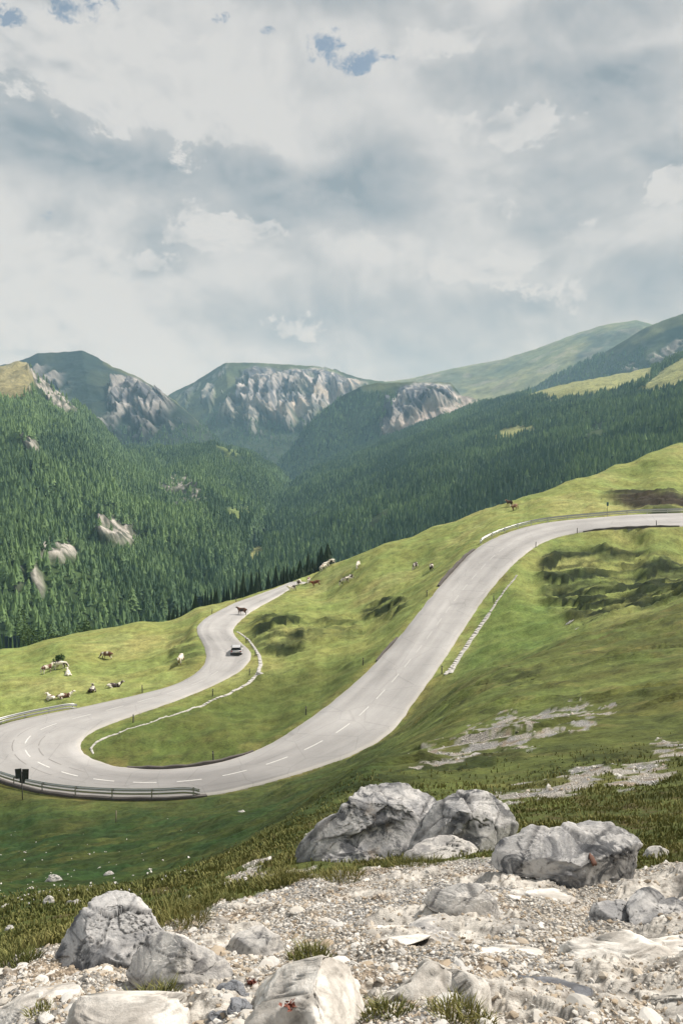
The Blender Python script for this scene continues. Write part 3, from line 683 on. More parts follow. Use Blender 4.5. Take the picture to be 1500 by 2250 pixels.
# ------------------------------------------------------------------ car
M['carpaint'] = plain('white_car_paint', (.44, .44, .45), .3, 0, .04, 2); M['glass'] = plain('dark_car_glass', (.02, .022, .025), .08, 0, .1, 2)
M['tyre'] = plain('tyre_rubber', (.02, .02, .02), .85); M['rim'] = plain('alloy_rim', (.4, .4, .41), .35, .8); M['trim'] = plain('black_trim', (.025, .025, .025), .6); M['tail'] = plain('tail_lamp_glass', (.25, .02, .015), .2); M['plate'] = plain('number_plate', (.6, .6, .58), .5)
def make_car(loc, rz, label):
    r = tag(empty('parked_car' if False else 'car', loc, rz), label, 'car')
    # length along Y (front +Y), width X; sections: (y, half width, z low, z shoulder, z top of section)
    def ring(y, w, z0, z1, inset): return [(-w * .92, y, z0), (-w, y, z0 + .16), (-w, y, (z0 + z1) / 2), (-w + inset, y, z1), (w - inset, y, z1), (w, y, (z0 + z1) / 2), (w, y, z0 + .16), (w * .92, y, z0)]
    MB().loft([ring(-2.02, .74, .36, .80, .10), ring(-1.95, .83, .28, .92, .08), ring(-1.5, .87, .22, .97, .06), ring(0, .88, .2, .95, .06), ring(1.0, .87, .22, .92, .07), ring(1.7, .82, .24, .80, .12), ring(1.98, .66, .34, .66, .16)]).build('body', M['carpaint'], r, True)
    def gr(y0, y1, w, z): return [(-w, y0, z), (w, y0, z), (w, y1, z), (-w, y1, z)]
    MB().loft([gr(-1.92, .95, .82, .86), gr(-1.76, .60, .75, 1.16), gr(-1.5, .25, .66, 1.43)]).build('greenhouse', M['glass'], r)
    MB().loft([gr(-1.56, .22, .66, 1.425), gr(-1.50, .10, .62, 1.475), gr(-1.3, -.1, .5, 1.49)]).build('roof', M['carpaint'], r)
    for sx in (-1, 1):
        for y0, y1 in ((-1.86, -1.5), (-.55, -.5), (.93, .24)):
            pl = MB(); pl.loft([[(sx * .80 - .035, y0 - .05, .9), (sx * .80 + .035, y0 - .05, .9), (sx * .80 + .035, y0 + .06, .9), (sx * .80 - .035, y0 + .06, .9)], [(sx * .665 - .03, y1 - .05, 1.44), (sx * .665 + .03, y1 - .05, 1.44), (sx * .665 + .03, y1 + .05, 1.44), (sx * .665 - .03, y1 + .05, 1.44)]]); pl.build('window_pillar', M['carpaint'], r)
    for sx in (-1, 1):
        MB().box((sx * .70, -1.97, .79), (.2, .16, .24), None, .03).build('tail_light', M['tail'], r)
        MB().box((sx * .58, 1.86, .62), (.28, .14, .14), None, .03).build('headlight', M['plate'], r)
        MB().box((sx * .96, .62, .98), (.2, .12, .14), None, .03).build('wing_mirror', M['carpaint'], r)
        for y in (-1.25, 1.25):
            w_ = MB().cyl((sx * .70, y, .30), (sx * .90, y, .30), .30, None, 20).build('wheel', M['tyre'], r)
            MB().cyl((sx * .88, y, .30), (sx * .915, y, .30), .19, .17, 14).build('rim', M['rim'], w_)
    r.scale = (1.03, 1.0, .87)
    MB().box((0, -1.99, .42), (1.6, .18, .30), None, .04).build('rear_bumper', M['trim'], r)
    MB().box((0, -2.055, .66), (.5, .02, .11)).build('number_plate', M['plate'], r)
    MB().box((0, -1.66, 1.45), (1.1, .22, .035), None, .01).build('roof_spoiler', M['carpaint'], r)
    return r
def on_road(u, v):
    """road-surface point under a pixel with its direction"""
    q = hit(u, v); k = int(np.argmin(((RC[:, :2] - np.array(q[:2])) ** 2).sum(1))); t = RC[min(k + 3, nst - 1)] - RC[k - 3]
    la = float(((np.array(q[:2]) - RC[k, :2]) * latn[k]).sum()); f_ = la / hw[k] * .5 + .5
    return Vector((q.x, q.y, float(R1[k, 2] * (1 - f_) + R2[k, 2] * f_) + .005)), math.atan2(t[1], t[0])
q, a = on_road(520, 1436)
make_car(q, math.radians(5), 'white hatchback driving up the lower road bend')

# ------------------------------------------------------------------ cows
def cow_mat():
    m, nt, b = new_mat('cow_hide'); N = NT(nt)
    f = N.noise(N.obj(), 9, 4, .6); c_ = N.attr('hide', 'Color')
    s_ = N.n('ShaderNodeVectorMath', operation='SCALE'); N.l(c_, s_.inputs[0]); N.l(N.mr(f, .3, .7, .85, 1.15), s_.inputs['Scale'])
    N.l(s_.outputs[0], b.inputs['Base Color']); b.inputs['Roughness'].default_value = .8; return m
M['cow'] = cow_mat(); M['horn'] = plain('horn', (.35, .3, .22), .5); M['udder'] = plain('udder', (.5, .3, .25), .7)
def cow_body(pose):
    V, E, R = [], [], []
    def add(p, r, par=None):
        V.append(p); R.append(r); i = len(V) - 1
        if par is not None: E.append((par, i))
        return i
    h = 0 if pose != 'lying' else -.72
    root = add((-.05, 0, 1.00 + h), (.40, .42))
    ch = add((.45, 0, 1.02 + h), (.37, .42), root); sh = add((.78, 0, 1.08 + h), (.27, .36), ch)
    hp = add((-.55, 0, 1.06 + h), (.37, .37), root); rm = add((-.85, 0, 1.12 + h), (.24, .26), hp)
    if pose == 'grazing': nk = [(1.02, .03, .98), (1.25, .06, .62), (1.38, .08, .36), (1.50, .09, .12)]
    elif pose == 'lying': nk = [(1.02, .02, .50), (1.2, .06, .72), (1.36, .12, .78), (1.60, .18, .64)]
    else: nk = [(1.02, 0, 1.24), (1.22, .02, 1.42), (1.38, .03, 1.45), (1.64, .05, 1.27)]
    i = sh
    for p, r in zip(nk, ((.20, .25), (.15, .18), (.14, .15), (.085, .09))): i = add(p, r, i); 
    hd = i - 1; q = nk[2]
    for sy in (-1, 1):
        e = add((q[0] - .08, q[1] + sy * .17, q[2] + .05), (.045, .03), hd); add((q[0] - .12, q[1] + sy * .28, q[2] + .03), (.03, .05), e)
    # tail
    t1 = add((-1.02, 0, 1.10 + h), (.05, .05), rm); t2 = add((-1.10, .02, .78 + h * .7), (.03, .03), t1); add((-1.10, .03, .45 + h * .45), (.045, .045), t2)
    for sy in (-1, 1):
        if pose == 'lying':
            a = add((.62, sy * .26, .28), (.15, .15), sh); a = add((.82, sy * .34, .12), (.09, .09), a); add((.45, sy * .36, .07), (.06, .06), a)
            a = add((-.55, sy * .34, .28), (.22, .2), hp); a = add((-.2, sy * .5, .14), (.10, .10), a); a = add((-.5, sy * .52, .08), (.07, .07), a); add((-.2, sy * .55, .06), (.06, .06), a)
        else:
            st = .10 * sy
            a = add((.66 + st * .3, sy * .19, .72), (.15, .12), sh); a = add((.68 + st, sy * .20, .42), (.085, .08), a); a = add((.67 + st * 1.2, sy * .20, .12), (.055, .055), a); add((.70 + st * 1.2, sy * .20, .03), (.07, .065), a)
            a = add((-.66, sy * .21, .78), (.20, .16), hp); a = add((-.58 - st, sy * .22, .58), (.12, .10), a); a = add((-.76 - st, sy * .22, .38), (.075, .07), a); a = add((-.72 - st, sy * .22, .12), (.055, .055), a); add((-.68 - st, sy * .22, .03), (.07, .065), a)
    me = D.meshes.new('cow_skel'); me.from_pydata(V, E, [])
    o = D.objects.new('cow_skel', me); COL.objects.link(o)
    md = o.modifiers.new('skin', 'SKIN'); md.use_smooth_shade = True; md.branch_smoothing = .4
    sv = me.skin_vertices[0].data if me.skin_vertices else None
    for k, r in enumerate(R): sv[k].radius = r; sv[k].use_root = (k == 0)
    s2 = o.modifiers.new('sub', 'SUBSURF'); s2.levels = 2; s2.render_levels = 2
    dg = bpy.context.evaluated_depsgraph_get(); dg.update()
    out = D.meshes.new_from_object(o.evaluated_get(dg)); COL.objects.unlink(o); D.objects.remove(o)
    n_ = len(out.vertices); co_ = np.empty(n_ * 3, np.float32); out.vertices.foreach_get('co', co_)
    return out, co_.reshape(-1, 3)
COWB = {}
def skin_ok(pose):
    if pose not in COWB: COWB[pose] = cow_body(pose)
    return COWB[pose]
PAL = {'white': (.72, .67, .58), 'brown': (.13, .058, .030), 'dark': (.045, .030, .024), 'red': (.20, .055, .022), 'tan': (.30, .19, .10)}
def make_cow(u, v, heading, pose, main, second, frac, label, road_=False):
    me0, co_ = skin_ok(pose); me = me0.copy(); me.name = 'cow'
    n_ = fbm(co_[:, 0] * 1.7 + u, co_[:, 1] * 1.1, co_[:, 2] * 1.2 + v, 3)
    m_ = sstep(-.05, .05, n_ - np.quantile(n_, 1 - frac))
    cc = mix(PAL[main], PAL[second], m_)
    head = sstep(1.22, 1.36, co_[:, 0]); cc = mix(cc, PAL['white'] if main != 'red' else PAL['red'], head * (1 if main != 'dark' else .6))
    if pose != 'lying': cc = mix(cc, (.06, .05, .045), sstep(.07, .03, co_[:, 2]))
    a = me.attributes.new('hide', 'FLOAT_COLOR', 'POINT'); a.data.foreach_set('color', np.concatenate([cc, np.ones((len(cc), 1))], 1).astype(np.float32).ravel())
    for p_ in me.polygons: p_.use_smooth = True
    q = on_road(u, v)[0] if road_ else hit(u, v)
    if q is None: return
    if not road_:
        ca, sa = math.cos(heading), math.sin(heading); d_ = .7
        nx, ny = -(hz(q.x + d_, q.y) - hz(q.x - d_, q.y)) / (2 * d_), -(hz(q.x, q.y + d_) - hz(q.x, q.y - d_)) / (2 * d_)
        pit = -math.atan(-(nx * ca + ny * sa)) * .8
    else: pit = 0
    r = link('cow', me, M['cow'], None, (q.x, q.y, q.z - (.03 if not road_ else 0)), (0, pit, heading))
    r.rotation_mode = 'XYZ'
    hx, hy, hz_ = {'grazing': (1.36, .08, .42), 'lying': (1.33, .12, .86), 'standing': (1.34, .03, 1.54)}[pose]
    for sy in (-1, 1):
        MB().cyl((hx - .02, hy + sy * .08, hz_), (hx - .02, hy + sy * .2, hz_ + .05), .025, .02, 7).cyl((hx - .02, hy + sy * .2, hz_ + .05), (hx + .04, hy + sy * .24, hz_ + .2), .02, .004, 7).build('horn', M['horn'], r, True)
    if pose != 'lying': MB().cyl((-.42, 0, .72), (-.42, 0, .50), .17, .12, 10).build('udder', M['udder'], r, True)
    return tag(r, label, 'cow', 'cows grazing on the hill pasture')
R_ = math.radians
for a in [(236,1448,R_(170),'grazing','brown','white',.25,'brown cow standing side-on alone in the middle of the left meadow'),
 (103,1479,R_(55),'standing','white','brown',.3,'white and brown cow standing left of the small bush'),
 (132,1470,R_(10),'grazing','white','dark',.35,'pale cow with dark head grazing at the foot of the small bush'),
 (150,1483,R_(110),'lying','white','tan',.15,'white cow lying just below the small bush, back turned'),
 (203,1519,R_(100),'lying','dark','white',.25,'small dark cow lying in the lower left meadow'),
 (250,1510,R_(25),'lying','dark','white',.4,'dark cow with a white back lying nearest the post on the meadow'),
 (113,1537,R_(130),'lying','white','tan',.15,'cream cow lying right behind the left guardrail'),
 (141,1533,R_(20),'lying','brown','white',.4,'brown and white cow lying beside the cream one behind the guardrail'),
 (398,1456,R_(265),'standing','tan','white',.4,'tan cow facing the viewer on the rough bank above the lower bend'),
 (642,1299,R_(215),'standing','white','dark',.4,'white and dark cow stepping off the grass beside the crest of the road'),
 (657,1286,R_(250),'standing','dark','white',.4,'dark cow with white back near the top of the lower road'),
 (678,1280,R_(260),'grazing','white','brown',.4,'pale cow grazing between the dark cow and the red-brown cow'),
 (696,1287,R_(185),'standing','red','brown',.3,'red-brown cow standing side-on below the skyline trees'),
 (711,1252,R_(40),'grazing','white','tan',.12,'lowest of three white cows on the skyline'),
 (718,1246,R_(20),'standing','white','tan',.10,'middle of three white cows on the skyline'),
 (729,1240,R_(205),'grazing','white','dark',.22,'topmost of three pale cows on the skyline, dark at the front'),
 (787,1246,R_(250),'grazing','white','tan',.1,'lone white cow on the meadow right of the skyline cows'),
 (759,1281,R_(200),'grazing','dark','white',.3,'dark cow grazing in front of its paler neighbour mid-meadow'),
 (771,1276,R_(215),'standing','white','dark',.35,'pale cow just behind a dark one mid-meadow'),
 (912,1250,R_(240),'grazing','dark','white',.3,'dark cow with white rump, left of the two near the straight road'),
 (947,1254,R_(255),'standing','dark','white',.3,'dark cow with white head, right of the two near the straight road'),
 (1119,1112,R_(120),'standing','brown','dark',.4,'brown cow high on the ridge, looking over the edge'),
 (1131,1120,R_(215),'standing','brown','tan',.5,'tan-flanked cow high on the ridge just above the top guardrail')]: make_cow(*a)
make_cow(533, 1352, R_(160), 'standing', 'dark', 'brown', .3, 'dark brown cow walking across the lower road', True)

# ------------------------------------------------------------------ far slopes and mountains
def resamp(P, n):
    P = np.array(P, float); x = np.linspace(0, len(P) - 1, n); return np.stack([np.interp(x, range(len(P)), P[:, k]) for k in range(P.shape[1])], 1)
LAYER = {}
def slope(key, name, ridge, base, nu, nv, label, amp=20., sag=1.0, back=(900, .55), ridge_jit=3., colf=None, mat='far', gully=0., wl=260., ribs=None):
    """a hillside between a ridge line and its foot, with its far side behind the ridge"""
    r = resamp(ridge, nu); b = resamp(base, nu)
    PR = at(r[:, 0], r[:, 1], r[:, 2]); PB = at(b[:, 0], b[:, 1], b[:, 2])
    sm = smooth(PR, 2); PR = sm
    w = np.linspace(0, 1, nv); g = w ** sag
    P = PR[:, None] * (1 - w)[None, :, None] + PB[:, None] * w[None, :, None]
    P[..., 2] = PR[:, None, 2] + (PB[:, None, 2] - PR[:, None, 2]) * g[None]
    nb_ = 14; wb = np.linspace(1, 0, nb_, endpoint=False)
    B = np.repeat(PR[:, None], nb_, 1); B[..., 1] += wb * back[0]; B[..., 2] -= (wb ** 1.3) * back[0] * back[1]; B[..., 0] += wb * back[0] * PR[:, None, 0] / PR[:, None, 1]
    P = np.concatenate([B, P], 1); W_ = np.concatenate([-wb, w])[None] + np.zeros((nu, 1))
    x, y = P[..., 0] / wl, P[..., 1] / wl
    e = np.clip(np.abs(W_) * 5, 0, 1)
    d = fbm(x, y, 1.0, 6, .52) * amp * (e * .9 + .1)
    if ribs:
        d = d + ribs[0] * ridged(P[..., 0] / ribs[1] + .6 * fbm(x, y, 8, 3), P[..., 1] / (ribs[1] * 5), 2.2, 3) * np.clip(W_ * 4, 0, 1)
    U, Vp = proj(P + np.stack([0 * d, 0 * d, d], -1))
    col, rock = colf(U, Vp, W_, P)
    if gully:
        gl_ = ridged(P[..., 0] / 75 + .35 * fbm(x * 2, y * 2, 3, 3), P[..., 1] / 420, P[..., 2] / 900, 5, .55)
        d = d + gl_ * gully * rock * e
        P[..., 1] -= gl_ * gully * .9 * rock * e
        P[..., 0] -= gl_ * gully * .3 * rock * e
    P[..., 2] += d + ridge_jit * fbm(P[..., 0] / 40, P[..., 1] / 40, 2, 4)
    me = mesh_np(name, P.reshape(-1, 3), grid_faces(nu, P.shape[1]), True, {'base': col.reshape(-1, 3), 'rock': rock.ravel()})
    o = tag(link(name, me, M[mat]), label, kind='structure'); LAYER[key] = (P, W_)
    return o
def rockc(P, a=(.085, .095, .115), b=(.345, .34, .335)):
    k = fbm(P[..., 0] / 34, P[..., 1] / 60, P[..., 2] / 120, 5, .6); k2 = fbm(P[..., 0] / 150, P[..., 1] / 150, P[..., 2] / 90 + 4, 3)
    return np.asarray(a) + (np.asarray(b) - np.asarray(a)) * sstep(-.35, .45, k + .5 * k2)[..., None]
def nz(P, s, o=5, z=0.): return fbm(P[..., 0] * s, P[..., 1] * s, P[..., 2] * s + z, o)
FOR, MEAD, SCREE, ROCK, DRY = (.030, .050, .022), (.150, .170, .065), (.36, .33, .30), (.25, .245, .25), (.21, .19, .10)
def warp(U, V, P, a=14, s=.011): return U + a * nz(P, s, 4, 3.), V + a * .7 * nz(P, s, 4, 17.)
def colA(U, V, W_, P):
    u, v = warp(U, V, P, 26, .004); c = mix((.17, .185, .09), (.12, .145, .075), sstep(-.2, .4, nz(P, .003)))
    c = mix(c, (.055, .075, .055), np.maximum.reduce([inpoly(u, v, [(1280,735),(1410,705),(1440,720),(1330,790),(1250,800),(1290,765)], 12) * .9, inpoly(u, v, [(900,835),(1100,795),(1180,770),(1120,815),(980,845)], 12) * .6, ell(u, v, 1000, 850, 120, 12, -4) * .5]))
    rk = sstep(.25, .55, nz(P, .006, 5, 9.)) * .5; return mix(c, SCREE, rk * .5), rk
def colB(U, V, W_, P):
    u, v = warp(U, V, P, 20, .006); c = mix((.032, .050, .034), (.055, .075, .04), sstep(-.2, .4, nz(P, .006)))
    c = mix(c, (.14, .155, .075), ell(u, v, 1480, 700, 110, 14, -24) * .8)
    rk = np.maximum(ell(u, v, 1470, 778, 60, 26, -20), ell(u, v, 1390, 812, 40, 14, -10)) * sstep(-.25, .2, nz(P, .02)); return mix(c, (.26, .25, .23), rk), rk
def colC(U, V, W_, P):
    u, v = warp(U, V, P, 10, .02); c = mix((.024, .040, .018), (.04, .062, .024), sstep(-.2, .4, nz(P, .01)))
    m_ = np.maximum.reduce([inpoly(u, v, CM1, 5), inpoly(u, v, CM2, 5), ell(u, v, 1130, 952, 60, 18, -10), ell(u, v, 562, 1222, 18, 30, 30), ell(u, v, 525, 1122, 46, 15, -8)])
    c = mix(c, (.24, .25, .10), m_); return c, m_ * .2
CM1 = [(1140,872),(1240,838),(1330,822),(1430,800),(1430,836),(1340,864),(1220,878)]; CM2 = [(1390,870),(1450,815),(1520,770),(1600,730),(1600,800),(1500,850),(1430,868)]
def colD(U, V, W_, P):
    u, v = warp(U, V, P, 16, .008); c = mix((.016, .028, .022), (.032, .044, .028), sstep(-.3, .4, nz(P, .005)))  # base green darkened to stand for cloud shadow over this peak
    rk = inpoly(u, v, [(250,850),(300,830),(355,860),(380,892),(350,935),(330,960),(295,935),(255,905)], 12) * sstep(-.65, .0, nz(P, .012, 5, 4.))
    st_ = fbm(P[..., 0] / 60, P[..., 1] / 240, P[..., 2] / 260, 5, .6); rk = np.maximum(rk, ell(u, v, 240, 935, 40, 14, 25) * .7 * sstep(-.1, .3, nz(P, .015))); rk = np.maximum(rk, .8 * sstep(.0, .28, st_) * np.maximum(ell(u, v, 315, 905, 95, 75, 25), ell(u, v, 105, 860, 60, 50, 40)))
    c = mix(c, rockc(P, (.09, .095, .11), (.30, .29, .28)), rk); c = mix(c, (.12, .13, .06), (1 - sstep(0, .05, W_)) * (u > 240) * .8); return c, rk
def colE(U, V, W_, P):
    u, v = warp(U, V, P, 12, .012); c = mix((.026, .046, .018), (.045, .072, .026), sstep(-.2, .4, nz(P, .008)))
    top = inpoly(u, v, ETOP, 12); c = mix(c, (.22, .20, .105), top)
    sc = inpoly(u, v, [(60,800),(85,825),(130,860),(175,905),(150,910),(95,880),(70,850)], 7) * sstep(-.3, .15, nz(P, .02, 5, 2.))
    ua, va = U + .35 * (u - U), V + .35 * (v - V); rk = np.maximum.reduce([e_(ua, va) for e_ in EROCK]) * (.45 + .55 * sstep(-.5, .1, nz(P, .04, 5, 6.))); rk = np.maximum(rk, sc)
    md = np.maximum.reduce([e_(u, v) for e_ in EMEAD]); c = mix(c, (.13, .17, .06), md)
    return mix(c, mix((.09, .095, .075), (.40, .375, .34), sstep(-.25, .3, fbm(P[..., 0] / 9, P[..., 1] / 16, P[..., 2] / 22, 4, .6))), rk), rk
ETOP = [(-1200,600),(-200,750),(0,795),(60,786),(80,830),(66,860),(25,880),(-200,890),(-1200,800)]
EROCK = [lambda u, v: ell(u, v, 258, 1170, 50, 33, 15), lambda u, v: ell(u, v, 138, 1216, 52, 28, -8), lambda u, v: ell(u, v, 72, 980, 30, 16, 40), lambda u, v: ell(u, v, 405, 1076, 52, 36, 25) * .85, lambda u, v: ell(u, v, 85, 1268, 14, 48, -15) * .8, lambda u, v: ell(u, v, 48, 1278, 12, 38, 10) * .75, lambda u, v: ell(u, v, 360, 1068, 14, 22, 0) * .7]
EMEAD = [lambda u, v: ell(u, v, 505, 987, 38, 17, 25), lambda u, v: ell(u, v, 522, 1123, 46, 15, -8), lambda u, v: ell(u, v, 68, 910, 12, 30, 15) * .7]
def colF(U, V, W_, P):
    u, v = warp(U, V, P, 14, .006); c = mix((.060, .082, .042), (.095, .115, .055), sstep(-.3, .4, nz(P, .005)))
    c = mix(c, (.035, .052, .03), sstep(915, 960, v + 22 * nz(P, .01)))
    rk = inpoly(u, v, [(535,818),(560,806),(650,815),(720,812),(800,836),(780,860),(720,895),(690,905),(625,935),(575,915),(560,905),(525,895),(530,850)], 8)
    rk = np.maximum(rk, inpoly(u, v, [(380,872),(430,845),(490,803),(505,815),(450,850),(405,880)], 6) * .55 * sstep(-.2, .2, nz(P, .015)))
    st_ = fbm(P[..., 0] / 60, P[..., 1] / 240, P[..., 2] / 260, 5, .6); rk = np.maximum(rk * sstep(-.85, -.2, nz(P, .01, 5, 5.)), .75 * sstep(.02, .30, st_) * inpoly(u, v, [(380,870),(500,800),(800,835),(830,850),(700,960),(560,950),(440,900)], 20)); rk = np.maximum(rk, ell(u, v, 520, 900, 40, 28, 20) * .5 * sstep(0, .3, nz(P, .015)))
    sc = inpoly(u, v, [(570,905),(640,890),(700,875),(770,845),(800,840),(720,895),(690,905),(640,935),(605,930)], 8) * sstep(-.4, .2, nz(P, .012, 5, 15.))
    c = mix(c, rockc(P), rk); c = mix(c, (.36, .33, .285), sc); return c, rk
def colG(U, V, W_, P):
    u, v = warp(U, V, P, 10, .010); c = mix((.030, .050, .026), (.055, .078, .036), sstep(-.3, .4, nz(P, .007)))
    c = mix(c, (.105, .125, .055), inpoly(u, v, [(790,850),(830,838),(1000,836),(1000,848),(880,852),(800,862)], 6) * .9)
    rk = inpoly(u, v, [(850,900),(875,855),(910,845),(990,843),(1008,868),(1005,890),(960,905),(900,940),(840,968),(836,930)], 7) * sstep(-.8, -.15, nz(P, .014, 5, 5.))
    sc = inpoly(u, v, [(1005,862),(1065,882),(980,925),(850,972),(842,952),(905,930),(960,903),(1000,892)], 6)
    c = mix(c, rockc(P), rk); c = mix(c, (.40, .36, .33), sc * sstep(-.7, 0, nz(P, .02))); return c, np.maximum(rk, sc * .3)
slope('A', 'mountain', [(760,850,5200),(900,832,5200),(1000,808,5100),(1100,790,5000),(1180,765,4900),(1260,735,4800),(1330,713,4700),(1400,703,4600),(1440,716,4500),(1560,760,4500),(1750,800,4500),(3200,760,4500)],
    [(760,1000,4000),(900,985,3900),(1000,975,3800),(1080,965,3700),(1150,960,3600),(1220,950,3500),(1300,945,3400),(1380,940,3300),(1450,930,3300),(1560,930,3300),(1750,930,3300),(3200,930,3300)], 260, 110, 'pale green rounded mountain on the right horizon', 26, 1.1, colf=colA, wl=600)
slope('B', 'mountain', [(1060,905,3600),(1150,862,3500),(1230,820,3400),(1330,772,3300),(1420,718,3200),(1500,688,3100),(1600,650,3000),(1850,580,3000),(3400,560,3000)],
    [(1060,1000,2700),(1150,980,2700),(1230,970,2700),(1330,950,2700),(1420,940,2700),(1500,930,2650),(1600,920,2600),(1850,900,2600),(3400,900,2600)], 220, 110, 'dark wooded shoulder below the right skyline', 24, 1.0, colf=colB, gully=14)
slope('F', 'mountain', [(300,930,4400),(340,890,4300),(380,862,4200),(430,838,4100),(470,812,4050),(495,797,4000),(560,797,4000),(630,801,4000),(700,806,4000),(740,815,4000),(790,831,4000),(840,838,4050),(900,846,4100),(960,860,4100)],
    [(300,1100,2900),(360,1090,2850),(410,1090,2800),(450,1090,2800),(500,1090,2800),(540,1090,2800),(590,1090,2800),(640,1090,2800),(690,1085,2800),(740,1080,2800),(790,1075,2800),(840,1070,2800),(900,1060,2800),(960,1050,2800)], 360, 220, 'flat-topped grey limestone mountain with cliffs in the middle', 30, .85, (1300, .3), colf=colF, gully=85, wl=420)
slope('D', 'mountain', [(-1500,840,3300),(-250,860,3300),(-80,815,3250),(20,800,3200),(62,786,3200),(85,776,3200),(150,773,3200),(180,768,3200),(215,785,3200),(250,806,3150),(300,826,3100),(340,850,3050),(372,872,3000),(400,895,2950),(450,940,2850),(500,985,2750),(560,1035,2650)],
    [(-1500,1090,2250),(-250,1090,2250),(-80,1080,2250),(20,1080,2250),(80,1075,2250),(120,1075,2250),(180,1075,2250),(230,1075,2250),(270,1075,2250),(310,1075,2250),(350,1075,2250),(390,1075,2250),(420,1075,2250),(450,1080,2250),(490,1085,2250),(530,1090,2250),(580,1095,2250)], 320, 170, 'green peak darkened in colour for cloud shadow, with a grey rock face on the left', 26, .95, colf=colD, gully=60, wl=380, ribs=(30, 260))
slope('G', 'mountain', [(590,1045,2950),(640,985,2900),(670,945,2900),(700,912,2900),(745,875,2900),(790,850,2900),(830,841,2900),(900,839,2900),(960,839,2900),(990,840,2900),(1012,868,2850),(1040,876,2800),(1075,890,2750),(1130,925,2700)],
    [(600,1110,2350),(650,1110,2350),(690,1105,2350),(730,1100,2350),(770,1095,2350),(810,1080,2350),(850,1065,2350),(900,1050,2350),(950,1035,2350),(990,1020,2350),(1020,1010,2350),(1050,1000,2350),(1090,990,2350),(1140,985,2350)], 340, 200, 'wooded crag with a grey cliff and pale scree above the valley', 18, .8, (700, .6), colf=colG, gully=60, wl=300)
slope('E', 'hillside', [(-1900,640,1800),(-420,730,1900),(-200,770,1950),(-80,790,2000),(0,806,2000),(40,794,2040),(60,796,2060),(75,838,2080),(110,863,2100),(170,900,2100),(220,945,2100),(270,985,2150),(370,992,2200),(480,978,2300),(560,1000,2350),(620,1045,2350),(650,1080,2250)],
    [(-1900,1500,480),(-420,1490,480),(-200,1480,480),(-80,1480,480),(0,1470,480),(60,1465,480),(110,1460,480),(160,1450,490),(200,1440,500),(250,1430,520),(300,1425,540),(350,1415,560),(400,1405,600),(450,1385,650),(490,1345,750),(530,1285,900),(580,1210,1200)], 360, 260, 'steep forested slope on the left of the valley', 22, 1.0, (700, .5), colf=colE, mat='near_far', gully=16, wl=240, ribs=(42, 170))
slope('C', 'hillside', [(380,1400,640),(430,1335,800),(480,1260,1000),(540,1180,1350),(600,1110,1800),(650,1060,2300),(700,1022,2500),(800,982,2600),(900,942,2600),(1000,912,2550),(1060,888,2500),(1150,868,2400),(1250,842,2300),(1330,828,2200),(1420,810,2100),(1500,782,2000),(1650,720,1900),(1950,620,1800),(3400,520,1700)],
    [(400,1420,560),(450,1410,580),(500,1390,600),(570,1380,620),(640,1360,650),(700,1345,680),(760,1325,700),(850,1295,700),(950,1265,700),(1030,1235,700),(1100,1215,700),(1180,1195,700),(1260,1175,700),(1340,1150,700),(1420,1125,700),(1500,1100,700),(1650,1060,700),(1950,1000,700),(3400,1000,700)], 420, 240, 'long forested ridge descending from the right', 16, 1.0, (500, .5), colf=colC, mat='near_far', wl=220, ribs=(15, 190))
# valley floor, reaching the horizon below everything
xs = np.linspace(-6500, 7100, 70); ys = np.linspace(250, 7300, 60)
X_, Y_ = np.meshgrid(xs, ys); Z_ = -260 - 40 * sstep(300, 900, Y_) + 60 * fbm(X_ / 900, Y_ / 900, 1, 3) + sstep(1500, 4000, Y_) * 120
tag(link('valley_floor', mesh_np('valley_floor', np.stack([X_, Y_, Z_], -1).reshape(-1, 3), grid_faces(len(ys), len(xs)), True, {'base': np.tile([.04, .06, .025], (X_.size, 1)), 'rock': np.zeros(X_.size)}), M['far']), 'wooded valley floor', kind='structure')

# ------------------------------------------------------------------ conifers
def conifer(rn, tiers, seg, full=1.0):
    """unit-high spruce: stacked ragged skirts of branches"""
    v, f_ = [], []
    for k in range(tiers):
        a = k / tiers; z0 = .06 + .84 * a; r = (.25 * full) * (1 - a) ** .75 * rn.uniform(.85, 1.15) + .012
        top = min(1.0, z0 + (1.9 / tiers) * (1.0 if k < tiers - 1 else 1.1)); b = len(v)
        if k == tiers - 1: top = 1.0
        ph = rn.uniform(0, 6.28); ox, oy = rn.uniform(-.008, .008), rn.uniform(-.008, .008)
        v.append((ox, oy, top))
        for i in range(seg):
            q = ph + i * 2 * math.pi / seg; rr = r * (1 if i % 2 == 0 else .62) * rn.uniform(.75, 1.2)
            v.append((ox + rr * math.cos(q), oy + rr * math.sin(q), z0 + (-.03 if i % 2 == 0 else .02) * rn.uniform(.5, 1.3)))
        for i in range(seg): f_.append((b, b + 1 + i, b + 1 + (i + 1) % seg))
    return np.array(v, np.float32), np.array(f_, np.int32)
